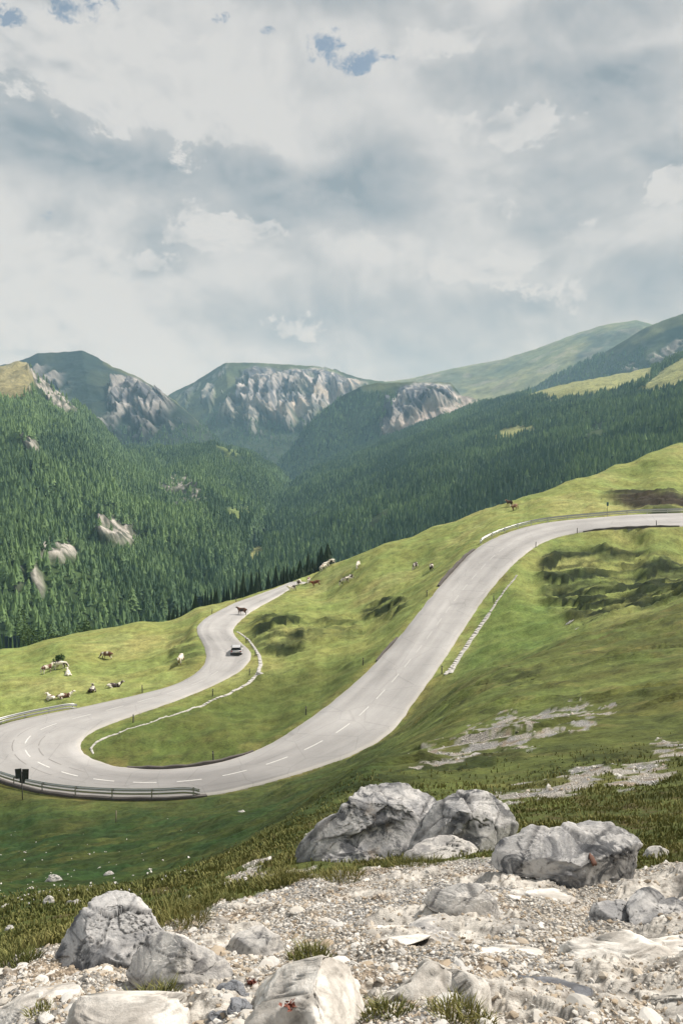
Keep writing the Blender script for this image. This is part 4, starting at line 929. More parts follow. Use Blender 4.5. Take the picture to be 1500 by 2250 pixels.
def scatter(protos, pos, scale, yaw, tint, extra=None):
    """numpy copies of small meshes merged into one mesh"""
    VV, FF, TT = [], [], []; off = 0; pick = RNG.integers(0, len(protos), len(pos))
    for k, (pv, pf) in enumerate(protos):
        s_ = pick == k
        if not s_.any(): continue
        P, S, A, T = pos[s_], scale[s_], yaw[s_], tint[s_]; ca, sa = np.cos(A)[:, None], np.sin(A)[:, None]
        if S.ndim == 1: S = np.stack([S, S, S], 1)
        x = pv[None, :, 0] * S[:, :1]; y = pv[None, :, 1] * S[:, 1:2]; z = pv[None, :, 2] * S[:, 2:]
        q = np.stack([x * ca - y * sa, x * sa + y * ca, z], -1) + P[:, None]
        n_ = len(P); m_ = len(pv); VV.append(q.reshape(-1, 3)); FF.append((pf[None] + (np.arange(n_) * m_)[:, None, None] + off).reshape(-1, pf.shape[1])); TT.append(np.repeat(T, m_)); off += n_ * m_
    return np.concatenate(VV), np.concatenate(FF), np.concatenate(TT)
rn = random.Random(3)
PF = [conifer(rn, 5, 8, q) for q in (.8, .95, 1.1, .85, 1.0, .9)]
PN = [conifer(rn, 11, 14, q) for q in (.85, 1.0, 1.15, .95, 1.3)]
def sample_layer(key, n_, vis):
    P, W_ = LAYER[key]; a, b = P.shape[:2]
    e1, e2 = P[1:, :-1] - P[:-1, :-1], P[:-1, 1:] - P[:-1, :-1]
    ar = np.abs(e1[..., 0] * e2[..., 1] - e1[..., 1] * e2[..., 0]); um, _v = proj(P[:-1, :-1]); ar = ar * (W_[:-1, :-1] >= -.08) * ((um > -500) & (um < 2000)); pr = ar.ravel() / ar.sum()
    k = RNG.choice(pr.size, n_, p=pr); i, j = k // (b - 1), k % (b - 1); f1, f2 = RNG.random(n_)[:, None], RNG.random(n_)[:, None]
    q = P[i, j] * (1 - f1) * (1 - f2) + P[i + 1, j] * f1 * (1 - f2) + P[i, j + 1] * (1 - f1) * f2 + P[i + 1, j + 1] * f1 * f2
    w_ = W_[i, j]; U, Vp = proj(q); return q[vis(U, Vp, w_, q)]
def visC(u, v, w_, P):
    m_ = np.maximum.reduce([inpoly(u, v, CM1, 4), inpoly(u, v, CM2, 4), ell(u, v, 1130, 952, 58, 18, -10), ell(u, v, 562, 1222, 18, 30, 30), ell(u, v, 525, 1122, 46, 15, -8)])
    return (RNG.random(len(u)) > m_ * 1.1) & (u > 330) & (u < 1980) & (nz(P, .012) > -.50)
def visE(u, v, w_, P):
    m_ = np.maximum.reduce([inpoly(u, v, ETOP, 10), inpoly(u, v, [(55,795),(85,820),(130,855),(180,905),(150,915),(95,885),(60,850)], 5)] + [np.maximum(e_(u, v), e_(u, v - 13)) for e_ in EROCK + EMEAD])
    return (RNG.random(len(u)) > np.maximum(m_ * .96, 1.3 * inpoly(u, v, ETOP, 8))) & ((w_ > .03) | (u > 90)) & (u > -480) & (u < 700)
def visFar(lo, rkpoly):
    def f_(u, v, w_, P):
        return (v > lo + 25 * nz(P, .006)) & (RNG.random(len(u)) > inpoly(u, v, rkpoly, 10)) & (u > -150) & (u < 1650)
    return f_
GR = [(850,900),(875,850),(1010,843),(1065,882),(980,925),(850,972),(836,930)]
FOREST = {}
def stand(key, pts, hlo, hhi, tb, n_ind, mat='conifer'):
    n_ = len(pts); h = (hlo + (hhi - hlo) * RNG.random(n_) ** 1.3) * (1 + .45 * nz(pts, .012)); h = np.clip(h * np.where(RNG.random(n_) < .12, .55, 1), 4, 32); wd = h ** .75 * 1.9 * RNG.uniform(.8, 1.4, n_)
    u, v = proj(pts); tint = np.clip(tb(u, v, pts) + RNG.normal(0, .22, n_) + .16 * nz(pts, .03, 3), 0, 1)
    pts = pts - np.array([0, 0, .8]); order = np.argsort(-(h / pts[:, 1])); return pts, h, wd, tint
def tE(u, v, P):
    t_ = .22 + .60 * nz(P, .005); t_ += .50 * np.maximum.reduce([ell(u, v, 320, 1120, 150, 110, 35), ell(u, v, 180, 1080, 120, 80, 30) * .6, ell(u, v, 330, 1220, 120, 60, 30) * .7, ell(u, v, 60, 900, 140, 80) * .8, ell(u, v, 470, 1050, 120, 60, 30) * .4])  # broad noise stands for sun and cloud-shadow patches; ellipses are lighter trees
    return t_ + .16
def tC(u, v, P): return .22 + .55 * nz(P, .006) + .14 * sstep(1000, 880, v) + .10 * sstep(800, 500, u)  # noise term puts sunlit and cloud-shaded patches into the crown colour
q = sample_layer('E', 88000, visE); e = stand('E', q, 8, 16, tE, 0)
q = sample_layer('C', 86000, visC); c_ = stand('C', q, 10, 19, tC, 0)
q = np.concatenate([sample_layer('D', 9000, visFar(935, [(255,850),(372,880),(345,940),(300,930)])), sample_layer('F', 9000, visFar(925, [(0,0),(1,0),(1,1)])), sample_layer('G', 9000, visFar(870, GR)), sample_layer('B', 7000, visFar(775, [(1440,760),(1500,740),(1500,800),(1440,800)]))])
d_ = stand('D', q, 12, 20, lambda u, v, P: .22 + .2 * nz(P, .006), 0)
# the largest-looking trees of each wood are things of their own
ALLE = [np.concatenate([a, b]) for a, b in zip(e, c_)]
uu, vv = proj(ALLE[0] + np.stack([0 * ALLE[1], 0 * ALLE[1], ALLE[1] * .75], 1)); sky_v = np.interp(uu, [a[0] for a in SKY[::-1]], [a[1] for a in SKY[::-1]])
show = (vv < sky_v - 4) & (uu > 0) & (uu < 1500) & (vv > 0)
size = np.where(show, ALLE[1] / ALLE[0][:, 1], 0); IND = np.argsort(-size)[:215]
ind = {k: [a[IND][k] for a in ALLE] for k in range(len(IND))}
def rest(a, off, n_):
    m_ = np.ones(n_, bool); k = IND[(IND >= off) & (IND < off + n_)] - off; m_[k] = False; return [x[m_] for x in a]
for nm, a, lab in (('forest', rest(e, 0, len(e[0])), 'dense spruce forest covering the left valley side'), ('forest', rest(c_, len(e[0]), len(c_[0])), 'dense dark spruce forest covering the right ridge'), ('forest', d_, 'distant dark forest below the rocky peaks')):
    vv_, ff_, tt_ = scatter(PF, a[0], np.stack([a[2], a[2], a[1]], 1), RNG.uniform(0, 6.28, len(a[0])), a[3])
    tag(link(nm, mesh_np(nm, vv_, ff_, False, {'tint': tt_}), M['conifer']), lab, 'forest', kind='stuff')
def crown_mesh(k, t_):
    pv, pf = PN[k % len(PN)]; return mesh_np('spruce_crown', pv, pf, False, {'tint': np.full(len(pv), t_)})
CROWN = {(k, j): crown_mesh(k, (.12, .3, .5, .72)[j]) for k in range(5) for j in range(4)}
for m_ in CROWN.values(): m_.materials.append(M['conifer'])
DCROWN = {k: crown_mesh(k, .3) for k in range(5)}
for m_ in DCROWN.values(): m_.materials.append(M['darkconifer'])
tm = MB(); tm.cyl((0, 0, -.05), (0, 0, .55), .018, .008, 7); TRUNK = D.meshes.new('trunk'); tm.bm.to_mesh(TRUNK); tm.bm.free(); TRUNK.materials.append(M['trunk'])
def put_tree(p, h, w_, t_, label, group, rn=rn, dark=False):
    r = empty('spruce_tree', tuple(p), rn.uniform(0, 6.28)); r.scale = (w_, w_, h)
    o = D.objects.new('crown', DCROWN[rn.randrange(5)] if dark else CROWN[(rn.randrange(5), min(3, int(t_ * 4)))]); COL.objects.link(o); o.parent = r
    o = D.objects.new('trunk', TRUNK); COL.objects.link(o); o.parent = r
    return tag(r, label, 'tree', group)
for k in range(len(IND)):
    P, h, w_, t_ = ind[k]
    left = IND[k] < len(e[0])
    put_tree(P, float(h), float(w_), float(t_), 'spruce in the front rows of the forest on the left valley side' if left else 'spruce in the front rows of the forest across the valley on the right', 'front spruces of the left forest' if left else 'front spruces of the right forest')
# dark row of spruces just over the crest of the meadow
i = 0
for u in np.linspace(372, 716, 70):
    sv = np.interp(u, [a[0] for a in SKY[::-1]], [a[1] for a in SKY[::-1]]); Y = rn.uniform(228, 262); t_, _ = ts(u + rn.uniform(-4, 4), 1300)
    x = float(t_) * Y; z = hz(x, Y); topv = sv - rn.uniform(3, 46) * (1.15 if u > 520 else .85 if u > 430 else .5) - 6; zt = float(at(u, topv, Y)[2]); h = zt - z
    if h < 3: continue
    put_tree((x, Y, z - .3), h, min(h, 17) * rn.uniform(.9, 1.4), rn.uniform(.05, .4), 'dark spruce rising just over the crest beside the upper end of the lower road', 'spruces over the crest of the meadow', dark=True)
for u in np.linspace(-30, 250, 30):
    sv = np.interp(u, [a[0] for a in SKY[::-1]], [a[1] for a in SKY[::-1]]); Y = rn.uniform(240, 300); t_, _ = ts(u, 1400)
    x = float(t_) * Y; z = hz(x, Y); topv = sv - (rn.uniform(28, 80) if u < 90 else rn.uniform(8, 34)); zt = float(at(u, topv, Y)[2]); h = zt - z
    if h > 3: put_tree((x, Y, z - .3), h, min(h, 14) * rn.uniform(.9, 1.3), rn.uniform(.1, .6), 'spruce standing below the left edge of the cow meadow', 'spruces below the left meadow')

# broadleaf bushes
def leaf_crown(rn, n_, rx, ry, rz, cz, leaf, lumps=7):
    """crown of many leaf-sized faces gathered on uneven clumps"""
    L = [(rn.gauss(0, .45) * rx, rn.gauss(0, .45) * ry, cz + rn.gauss(0, .4) * rz, rn.uniform(.35, .6)) for _ in range(lumps)]
    v = np.zeros((n_ * 4, 3), np.float32); f_ = np.arange(n_ * 4, dtype=np.int32).reshape(-1, 4); t_ = np.zeros(n_ * 4, np.float32)
    for i in range(n_):
        lx, ly, lz, lr = L[rn.randrange(lumps)]; d = Vector((rn.gauss(0, 1), rn.gauss(0, 1), rn.gauss(0, 1))).normalized() * lr * rn.uniform(.6, 1.05)
        c0 = Vector((lx + d.x * rx, ly + d.y * ry, lz + d.z * rz)); a = Vector((rn.gauss(0, 1), rn.gauss(0, 1), rn.gauss(0, .6))).normalized(); b = a.cross(Vector((rn.gauss(0, 1), rn.gauss(0, 1), rn.gauss(0, 1)))).normalized(); s_ = leaf * rn.uniform(.6, 1.3)
        for k, (p_, q_) in enumerate(((-1, 0), (0, -.55), (1, 0), (0, .55))): v[i * 4 + k] = c0 + a * p_ * s_ + b * q_ * s_
        t_[i * 4:i * 4 + 4] = min(1, max(0, rn.gauss(.45, .25)))
    return v, f_, t_
def bush(u, Y, topv, width, label, cat='bush', name='leafy_tree', n_=900, seed=0, base=None, leaf=None):
    rn_ = random.Random(seed + 50); t_, _ = ts(u, 1400)
    if base is not None: q = hit(*base); x, Y, z = q.x, q.y, q.z
    else: x = float(t_) * Y; z = hz(x, Y)
    h = float(at(u, topv, Y)[2]) - z
    r = tag(empty(name, (x, Y, z - .1)), label, cat)
    v, f_, tn = leaf_crown(rn_, n_, width / 2, width / 2, h * .42, h * .58, leaf or h * .035); link('crown', mesh_np('crown', v, f_, False, {'tint': tn}), M['leaf'], r)
    mb = MB(); mb.cyl((0, 0, -.3), (0, 0, h * .5), h * .02 + .03, h * .012 + .01, 7)
    for k in range(4): mb.cyl((0, 0, h * (.2 + .08 * k)), (math.cos(k * 1.7) * width * .25, math.sin(k * 1.7) * width * .25, h * (.5 + .08 * k)), h * .012 + .01, .01, 6)
    mb.build('trunk', M['trunk'], r, True)
for u, Y, tv, wd, lab, sd in ((66, 215, 1368, 7, 'broad leafy tree at the left edge of the meadow crest', 1), (100, 212, 1362, 9, 'largest pale leafy tree behind the left meadow crest', 2), (138, 214, 1376, 6.5, 'low leafy tree right of the largest one behind the meadow crest', 3), (203, 205, 1355, 6, 'round dark bush standing alone on the meadow crest', 4)): bush(u, Y, tv, wd, lab, 'tree', 'leafy_tree', 1500, sd, leaf=.33)
bush(128, 0, 1432, 1.7, 'small upright bush in the left meadow with cows round it', 'bush', 'meadow_bush', 500, 9, base=(129, 1464), leaf=.16)

# ------------------------------------------------------------------ rocks
def ico(sub):
    bm = bmesh.new(); bmesh.ops.create_icosphere(bm, subdivisions=sub, radius=1)
    v = np.array([p.co[:] for p in bm.verts]); f_ = np.array([[p.index for p in q.verts] for q in bm.faces]); bm.free(); return v, f_
ICO = {k: ico(k) for k in (1, 2, 3, 4, 5, 6)}
def crackle(m_, seed):
    a = fbm(m_[:, 0] * 1.6 + seed, m_[:, 1] * 1.6, m_[:, 2] * 2.2, 5, .55); b = ridged(m_[:, 0] * 2.6, m_[:, 1] * 2.6 + seed, m_[:, 2] * 3.4, 5, .6)
    c2 = np.abs(perlin(m_[:, 0] * 1.1 + 11, m_[:, 1] * 1.1 + seed, m_[:, 2] * 1.5)); c3 = np.abs(perlin(m_[:, 0] * 2.3 + 31, m_[:, 1] * 2.3 + seed, m_[:, 2] * 3.1))
    crack = np.maximum(1 - sstep(.0, .035, c2), (1 - sstep(0, .03, c3)) * .5); pit = sstep(.2, .6, fbm(m_[:, 0] * 9, m_[:, 1] * 9, m_[:, 2] * 9, 3))
    d = a * .045 + (b - .35) * .018 - crack * .05 - pit * .022 + fbm(m_[:, 0] * 12, m_[:, 1] * 12, m_[:, 2] * 12, 4, .65) * .022
    return d, np.clip(crack + pit * .3, 0, 1)
def blocks(nn, seed, n, amp):
    """fracture blocks: every block of the stone is offset and tilted a little, with an open joint between"""
    rs = np.random.default_rng(seed * 7 + 1); S = rs.uniform(-1.15, 1.15, (n, 3)); sq = np.array([1.0, .8, 1.5]); off = rs.normal(0, amp, n); tl = rs.normal(0, amp * 1.5, (n, 3))
    d2 = (((nn[:, None] - S[None]) * sq) ** 2).sum(-1); o = np.argpartition(d2, 1, 1)[:, :2]; a = np.take_along_axis(d2, o, 1); sw = a[:, 0] > a[:, 1]; o[sw] = o[sw][:, ::-1]; a = np.sqrt(np.sort(a, 1))
    i = o[:, 0]; e = a[:, 1] - a[:, 0]; return (off[i] + ((nn - S[i]) * tl[i]).sum(1)) , 1 - sstep(.0, .05, e)
def cuts(v, n, rs, lo=.66, hi=.92, front=True):
    for k in range(n):
        nrm = rs.normal(size=3)
        if front: nrm = np.array([rs.normal(0, .45), -1.0, abs(rs.normal(0, .55)) - .08])
        else: nrm[2] = abs(nrm[2])
        nrm /= np.linalg.norm(nrm); dd = v @ nrm; lim = np.quantile(dd, rs.uniform(lo, hi)); v = v - np.maximum(dd - lim, 0)[:, None] * nrm * .92
    return v
def rock_shape(outlines, thick, lean, rough, seed, sub=6, sink=.0, yoff=0, Yc=None, cut=12):
    """stones traced from the photo's outlines, given their own depth, faces, cracks and pits; several lobes make one mesh"""
    VV, FF, CC = [], [], []; off = 0
    for li, ol in enumerate(outlines):
        ol = np.array(ol, float); q = hit(float(ol[:, 0].mean()), float(ol[:, 1].max()) - 3); Y0 = q.y + thick * .42 + yoff
        P = at(ol[:, 0], ol[:, 1], Y0); px, pz = P[:, 0], P[:, 2]; cx, cz = (px.min() + px.max()) / 2, pz.min() * .6 + pz.max() * .4
        th = np.arctan2(pz - cz, px - cx); rr = np.hypot(px - cx, pz - cz); o = np.argsort(th); th, rr = th[o], rr[o]
        th = np.concatenate([th - 2 * np.pi, th, th + 2 * np.pi]); rr = np.concatenate([rr] * 3); S_ = rr.mean()
        d, f_ = ICO[sub]; A_ = np.arctan2(d[:, 2], d[:, 0]); rho = np.hypot(d[:, 0], d[:, 2]); R = np.interp(A_, th, rr) * 1.03; rp = rho ** .55
        x_, z_ = np.cos(A_) * R * rp, np.sin(A_) * R * rp; rs = np.random.default_rng(seed + li); prof = np.abs(d[:, 1]) ** .7
        wx = x_ / S_ + .22 * perlin(x_ / S_ * 1.7, z_ / S_ * 1.7, seed + 2.2); wz = z_ / S_ + .22 * perlin(x_ / S_ * 1.7, z_ / S_ * 1.7, seed + 8.8)
        for k in range(cut):              # broken faces: planes that trim the depth of the stone, not its outline
            px_, pz_ = rs.normal(0, .55, 2); g1, g2 = rs.normal(0, .75, 2); pl = rs.uniform(.55, 1.0) + g1 * (wx - px_) + g2 * (wz - pz_) + rs.uniform(0, .25)
            prof = np.where(d[:, 1] < 0, np.minimum(prof, np.maximum(pl, prof * .35)), prof)
        v = np.stack([x_, np.sign(d[:, 1]) * prof * thick * .5, z_], 1); sc = np.array([S_, thick * .5, S_]); v = cuts(v / sc, 16, rs, .74, .95) * sc
        nn = v / S_; w1 = nn * 1.1 + seed; w = np.stack([perlin(w1[:, 0] + 5, w1[:, 1], w1[:, 2]), perlin(w1[:, 0], w1[:, 1] + 9, w1[:, 2]), perlin(w1[:, 0], w1[:, 1], w1[:, 2] + 3)], 1)
        dsp, cr_ = crackle(nn + .3 * w, seed); bo, bj = blocks(nn + .07 * w, seed, 26, .038); dsp = dsp + bo - bj * .04; cr_ = np.clip(cr_ * .6 + bj * .8, 0, 1); nrm = v / (np.linalg.norm(v, axis=1)[:, None] + 1e-9); v = v + nrm * (rough * S_ * dsp)[:, None]
        X_, Z_ = v[:, 0] + cx, v[:, 2] + cz; g = 1 + lean * np.maximum(Z_ - pz.min(), -.1) / Y0; g2 = g * (1 + np.maximum(v[:, 1], 0) * .55 / Y0)
        VV.append(np.stack([X_ * g2, Y0 * g + v[:, 1], Z_ * g2 - sink], 1)); FF.append(f_ + off); CC.append(cr_); off += len(v)
    return np.concatenate(VV), np.concatenate(FF), np.concatenate(CC)
def slab(name, outline, label, h=.12, rough=1.0, seed=1, mat='rockpale', sub=5, cat='rock', tilt=(0, 0), cut=10, box=.42):
    """low stone lying on the ground: its traced plan, a broken top, its own thickness"""
    P = [hit(u, v) for u, v in outline]; P = np.array([p[:] for p in P if p is not None]); c_ = (P.min(0) + P.max(0)) / 2; px, py = P[:, 0] - c_[0], P[:, 1] - c_[1]
    th = np.arctan2(py, px); rr = np.hypot(px, py); o = np.argsort(th); th, rr = th[o], rr[o]; th = np.concatenate([th - 2 * np.pi, th, th + 2 * np.pi]); rr = np.concatenate([rr] * 3); S_ = rr.mean()
    d, f_ = ICO[sub]; A_ = np.arctan2(d[:, 1], d[:, 0]); rho = np.hypot(d[:, 0], d[:, 1]); R = np.interp(A_, th, rr); rp = rho ** box
    v = np.stack([np.cos(A_) * R * rp, np.sin(A_) * R * rp, np.sign(d[:, 2]) * np.abs(d[:, 2]) ** .7 * h], 1); rs = np.random.default_rng(seed)
    sc = np.array([S_, S_, h]); v = cuts(v / sc, cut, rs, .72, .95, False) * sc
    nn = v / S_; w1 = nn * 1.3 + seed; w = np.stack([perlin(w1[:, 0] + 5, w1[:, 1], w1[:, 2]), perlin(w1[:, 0], w1[:, 1] + 9, w1[:, 2]), perlin(w1[:, 0], w1[:, 1], w1[:, 2] + 3)], 1)
    dsp, cr_ = crackle(nn + .3 * w, seed); bo, bj = blocks(nn * np.array([1, 1, .35]) + .2 * w, seed, 16, .07); dsp = dsp + bo - bj * .05; cr_ = np.clip(cr_ * .5 + bj * .7, 0, 1); v[:, 2] += rough * dsp * S_ * .40; nrm = v[:, :2] / (np.linalg.norm(v[:, :2], axis=1)[:, None] + 1e-9); v[:, :2] += nrm * (rough * dsp * S_ * .7)[:, None]
    A = np.c_[P[:, :2] - c_[:2], np.ones(len(P))]; k, *_ = np.linalg.lstsq(A, P[:, 2], rcond=None); v[:, 2] += v[:, 0] * (k[0] + tilt[0]) + v[:, 1] * (k[1] + tilt[1])
    me = mesh_np(name, v, f_, True, {'crack': cr_}); return tag(link(name, me, M[mat], None, (c_[0], c_[1], k[2] - (h * .15 if h > .12 else h * .45))), label, cat)
def rock(name, outlines, label, thick=.8, lean=.25, rough=1.0, seed=1, mat='rock', sub=6, sink=.02, cat='rock', group=None, **k):
    v, f_, c_ = rock_shape(outlines, thick, lean, rough, seed, sub, sink, **k); b = v.mean(0); b[2] = v[:, 2].min()
    me = mesh_np(name, v - b, f_, True, {'crack': c_}); return tag(link(name, me, M[mat], None, tuple(b)), label, cat, group)
rock('boulder', [[(655,1905),(660,1868),(690,1832),(740,1792),(775,1754),(820,1722),(870,1708),(930,1722),(985,1748),(1010,1800),(1000,1870),(900,1905),(750,1912)], [(900,1905),(930,1830),(975,1760),(1040,1748),(1105,1764),(1140,1800),(1144,1845),(1100,1878),(1000,1905)]],
    'largest grey boulder, cracked and pitted, at the crest of the gravel', 1.3, .22, 1.0, 3, 'rockgrey')
rock('boulder', [[(885,1900),(905,1862),(950,1845),(1010,1850),(1060,1868),(1075,1890),(1000,1908)]], 'low white slab at the front foot of the largest boulder', .7, .6, .8, 5, 'rock', 5)
rock('boulder', [[(1086,1905),(1092,1862),(1130,1842),(1190,1818),(1215,1826),(1290,1820),(1350,1812),(1388,1824),(1422,1856),(1416,1885),(1405,1930),(1390,1975),(1330,1985),(1270,1955),(1180,1925),(1100,1918)]],
    'broad grey boulder with a dark overhanging front and an orange lichen spot', 1.0, .10, 1.0, 8, 'rockgrey')
rock('boulder', [[(1085,1915),(1088,1870),(1120,1852),(1165,1862),(1170,1880),(1120,1912)]], 'small squared block wedged at the left end of the broad boulder', .45, .2, .7, 9, 'rockgrey', 5)
rock('boulder', [[(112,2130),(118,2090),(140,2045),(180,1997),(225,1963),(262,1968),(312,2000),(348,2040),(366,2066),(330,2110),(270,2150),(180,2160)]], 'dark lichened pointed boulder on the left of the gravel', .75, .28, 1.05, 21, 'rockgrey')
rock('boulder', [[(262,2160),(275,2096),(310,2070),(370,2060),(430,2083),(490,2122),(505,2155),(450,2178),(400,2200),(320,2190)]], 'pale cracked block leaning against the pointed boulder', .6, .3, .9, 23, 'rock')
rock('boulder', [[(480,2092),(498,2058),(540,2043),(600,2054),(642,2085),(620,2105),(560,2120),(515,2114)]], 'wedge-shaped stone with a shaded grey left face lying in the gravel', .38, .35, .7, 25, 'rock', 5)
slab('rock_slab', [(520,2320),(540,2190),(565,2148),(610,2132),(690,2130),(760,2185),(840,2245),(880,2320)], 'big white slab at the bottom edge with red leaves on it', .46, .45, 27, 'rockpale', 6, box=.3)
slab('rock_slab', [(140,2290),(190,2212),(232,2194),(262,2220),(290,2290)], 'pale ridge-shaped slab at the bottom left edge', .24, .6, 29, 'rockpale')
slab('rock_slab', [(878,2240),(892,2165),(950,2126),(1010,2122),(1055,2160),(1048,2215),(990,2250),(920,2256)], 'rounded pale rock at the bottom centre between two tufts', .40, .75, 31, 'rockpale')
rock('boulder', [[(925,1985),(975,1950),(1040,1942),(1082,1963),(1100,2012),(1092,2042),(1040,2032),(990,2005)]], 'grey fractured rock in the middle of the gravel', .4, .35, .95, 33, 'rock')
slab('rock_slab', [(855,2045),(900,2005),(960,1995),(1005,2015),(1000,2050),(960,2070),(880,2068)], 'flat spotted slab just left of the grey fractured rock', 0.07, .6, 35, 'rock')
slab('rock_slab', [(730,2060),(755,2022),(800,2015),(862,2030),(850,2068),(780,2085)], 'flat smooth pale slab half buried beside the spotted one', 0.05, .5, 37, 'rockpale')
slab('rock_slab', [(1080,1960),(1100,1932),(1160,1928),(1235,1945),(1305,1985),(1318,2020),(1270,2030),(1180,2000)], 'long pale bedrock slab under the broad boulder', 0.12, .6, 39, 'rockpale')
slab('rock_slab', [(1050,2100),(1080,2060),(1130,2072),(1200,2098),(1262,2125),(1270,2150),(1190,2142),(1100,2120)], 'long smooth white slab in the right gravel', 0.09, .5, 41, 'rockpale')
slab('rock_slab', [(1275,2110),(1285,2060),(1320,2045),(1375,2080),(1390,2130),(1340,2150)], 'upright pale slab with a shaded left edge on the right', 0.17, .6, 43, 'rockpale')
slab('rock_slab', [(1365,2090),(1400,2050),(1460,2045),(1530,2075),(1540,2120),(1450,2115)], 'pale slab running out of the right picture edge', 0.1, .6, 45, 'rockpale')
slab('rock_slab', [(1212,2125),(1225,2095),(1265,2088),(1305,2120),(1310,2150),(1260,2150)], 'blocky beige stone in front of the upright slab', 0.1, .6, 47, 'rockpale')
slab('rock_slab', [(1195,2165),(1210,2142),(1260,2145),(1298,2165),(1285,2180),(1220,2178)], 'low dark stone below the long white slab', 0.07, .8, 49, 'rockdark')
rock('boulder', [[(1385,2010),(1395,1962),(1425,1945),(1470,1985),(1530,2010),(1540,2050),(1450,2045)]], 'grey rock at the right edge below the broad boulder', .5, .3, .95, 51, 'rockgrey', 5)
rock('boulder', [[(1300,2040),(1310,1985),(1345,1972),(1395,1985),(1405,2035),(1370,2062),(1320,2055)]], 'knobbly grey rock in the shadow under the broad boulder', .4, .25, 1.0, 53, 'rockgrey', 5)
rock('boulder', [[(1410,1890),(1425,1866),(1450,1860),(1478,1875),(1475,1892),(1440,1898)]], 'small pale rock on the grass right of the broad boulder', .35, .3, .8, 55, 'rock', 4)
slab('rock_slab', [(1400,2190),(1430,2160),(1500,2150),(1560,2190),(1560,2225),(1450,2215)], 'flat cream slab in the lower right gravel', 0.06, .5, 57, 'rockpale')
slab('rock_slab', [(1170,2260),(1200,2222),(1290,2210),(1380,2235),(1420,2280),(1280,2290)], 'low grey bedrock hump at the bottom right edge', 0.1, .8, 59, 'rock')
slab('rock_slab', [(-20,2230),(20,2180),(90,2165),(140,2200),(130,2235),(50,2250)], 'pale flat slab at the lower left corner', 0.07, .6, 61, 'rockpale')
slab('rock_slab', [(770,2185),(800,2165),(860,2160),(905,2185),(895,2205),(820,2205)], 'pale flat stone above the green tuft at the bottom', 0.05, .5, 63, 'rockpale')
for ol, lab, sd in (([(478,2180),(500,2158),(540,2165),(545,2195),(500,2200)], 'uppermost blue-grey stone of the cluster by the white slab', 71), ([(440,2205),(460,2185),(492,2190),(495,2215),(455,2222)], 'left blue-grey stone of the cluster by the white slab', 73), ([(500,2225),(510,2198),(545,2198),(552,2230),(520,2240)], 'right blue-grey stone of the cluster by the white slab', 75), ([(455,2245),(475,2222),(505,2225),(508,2255),(470,2258)], 'lowest blue-grey stone of the cluster by the white slab', 77)):
    rock('stone', [ol], lab, .18, .1, 1.9, sd, 'rockdark', 5, 0.01, 'stone', yoff=-.02)
for (u, v, w_, h_), lab, sd in (((118,1938,44,20), 'flat white stone on the dark green slope at the far left', 81), ((106,1985,30,20), 'round white stone above the pointed boulder, left of the rubble', 82), ((165,1992,60,16), 'pale rubble stone just above the pointed boulder', 83), ((240,1925,26,13), 'small white stone on the slope above the pointed boulder', 84), ((330,1916,22,9), 'small white stone on the slope to the right of the others', 85), ((530,1787,24,8), 'flat grey stone on the smooth slope below the hairpin', 86), ((22,2045,24,14), 'pale stone in the grass at the far left', 87), ((392,1930,20,9), 'small pale stone near the stony crest', 88), ((570,1487,18,14), 'grey stone beside the gutter under the white car', 89), ((1260,1370,34,9), 'pale stones in the green hollow, upper one', 90), ((1275,1385,26,8), 'pale stones in the green hollow, lower one', 91), ((500,1500 + 450,28,12), 'pale stone in the grassy crest above the gravel', 92)):
    q = hit(u, v)
    if q is None: continue
    r_ = [(u - w_ / 2, v), (u - w_ * .4, v - h_ * .6), (u - w_ * .1, v - h_), (u + w_ * .3, v - h_ * .75), (u + w_ / 2, v), (u, v + h_ * .15)]
    rock('stone', [r_], lab, w_ / F * q.y * .8, .2, 1.8, sd, 'rock', 4, w_ / F * q.y * .12, 'stone', cut=8)
# orange lichen on the broad boulder, red-leaved plants on the slab
# ------------------------------------------------------------------ gravel
def pebble(rn, sub):
    v, f_ = ICO[sub]; v = v.copy()
    for k in range(6):
        nrm = np.array([rn.gauss(0, 1) for _ in range(3)]); nrm /= np.linalg.norm(nrm); lim = rn.uniform(.45, .8); v = v - np.maximum(v @ nrm - lim, 0)[:, None] * nrm
    a = rn.uniform(.7, 1.2); b = rn.uniform(.35, .65); v = v * np.array([a, 1 / a * .85, b]); q = Matrix.Rotation(rn.uniform(-.6, .6), 3, 'X') @ Matrix.Rotation(rn.uniform(-.6, .6), 3, 'Y')
    return (v @ np.array(q)).astype(np.float32), f_.astype(np.int32)
rn = random.Random(21); PEB = [pebble(rn, 1) for _ in range(10)] ; PEB2 = [pebble(rn, 2) for _ in range(8)]
def gravel_mat():
    m, nt, b = new_mat('gravel_chips'); N = NT(nt); t_ = N.attr('tint'); p = N.pos(); f_ = N.noise(p, 40, 5, .6)
    ramp = N.n('ShaderNodeValToRGB'); N.l(t_, ramp.inputs[0]); e_ = ramp.color_ramp.elements
    e_[0].position = 0; e_[0].color = (.20, .165, .13, 1); e_[1].position = 1; e_[1].color = (.66, .63, .58, 1)
    for ps, c_ in ((.25, (.38, .31, .23)), (.5, (.50, .455, .39)), (.75, (.50, .49, .47))): k = ramp.color_ramp.elements.new(ps); k.color = (*c_, 1)
    N.l(N.mixc(.5, ramp.outputs[0], N.mixc(f_, (.55, .55, .55), (1.3, 1.3, 1.3)), 'MULTIPLY'), b.inputs['Base Color']); b.inputs['Roughness'].default_value = .9; b.inputs['Specular IOR Level'].default_value = .15; return m
M['chips'] = gravel_mat()
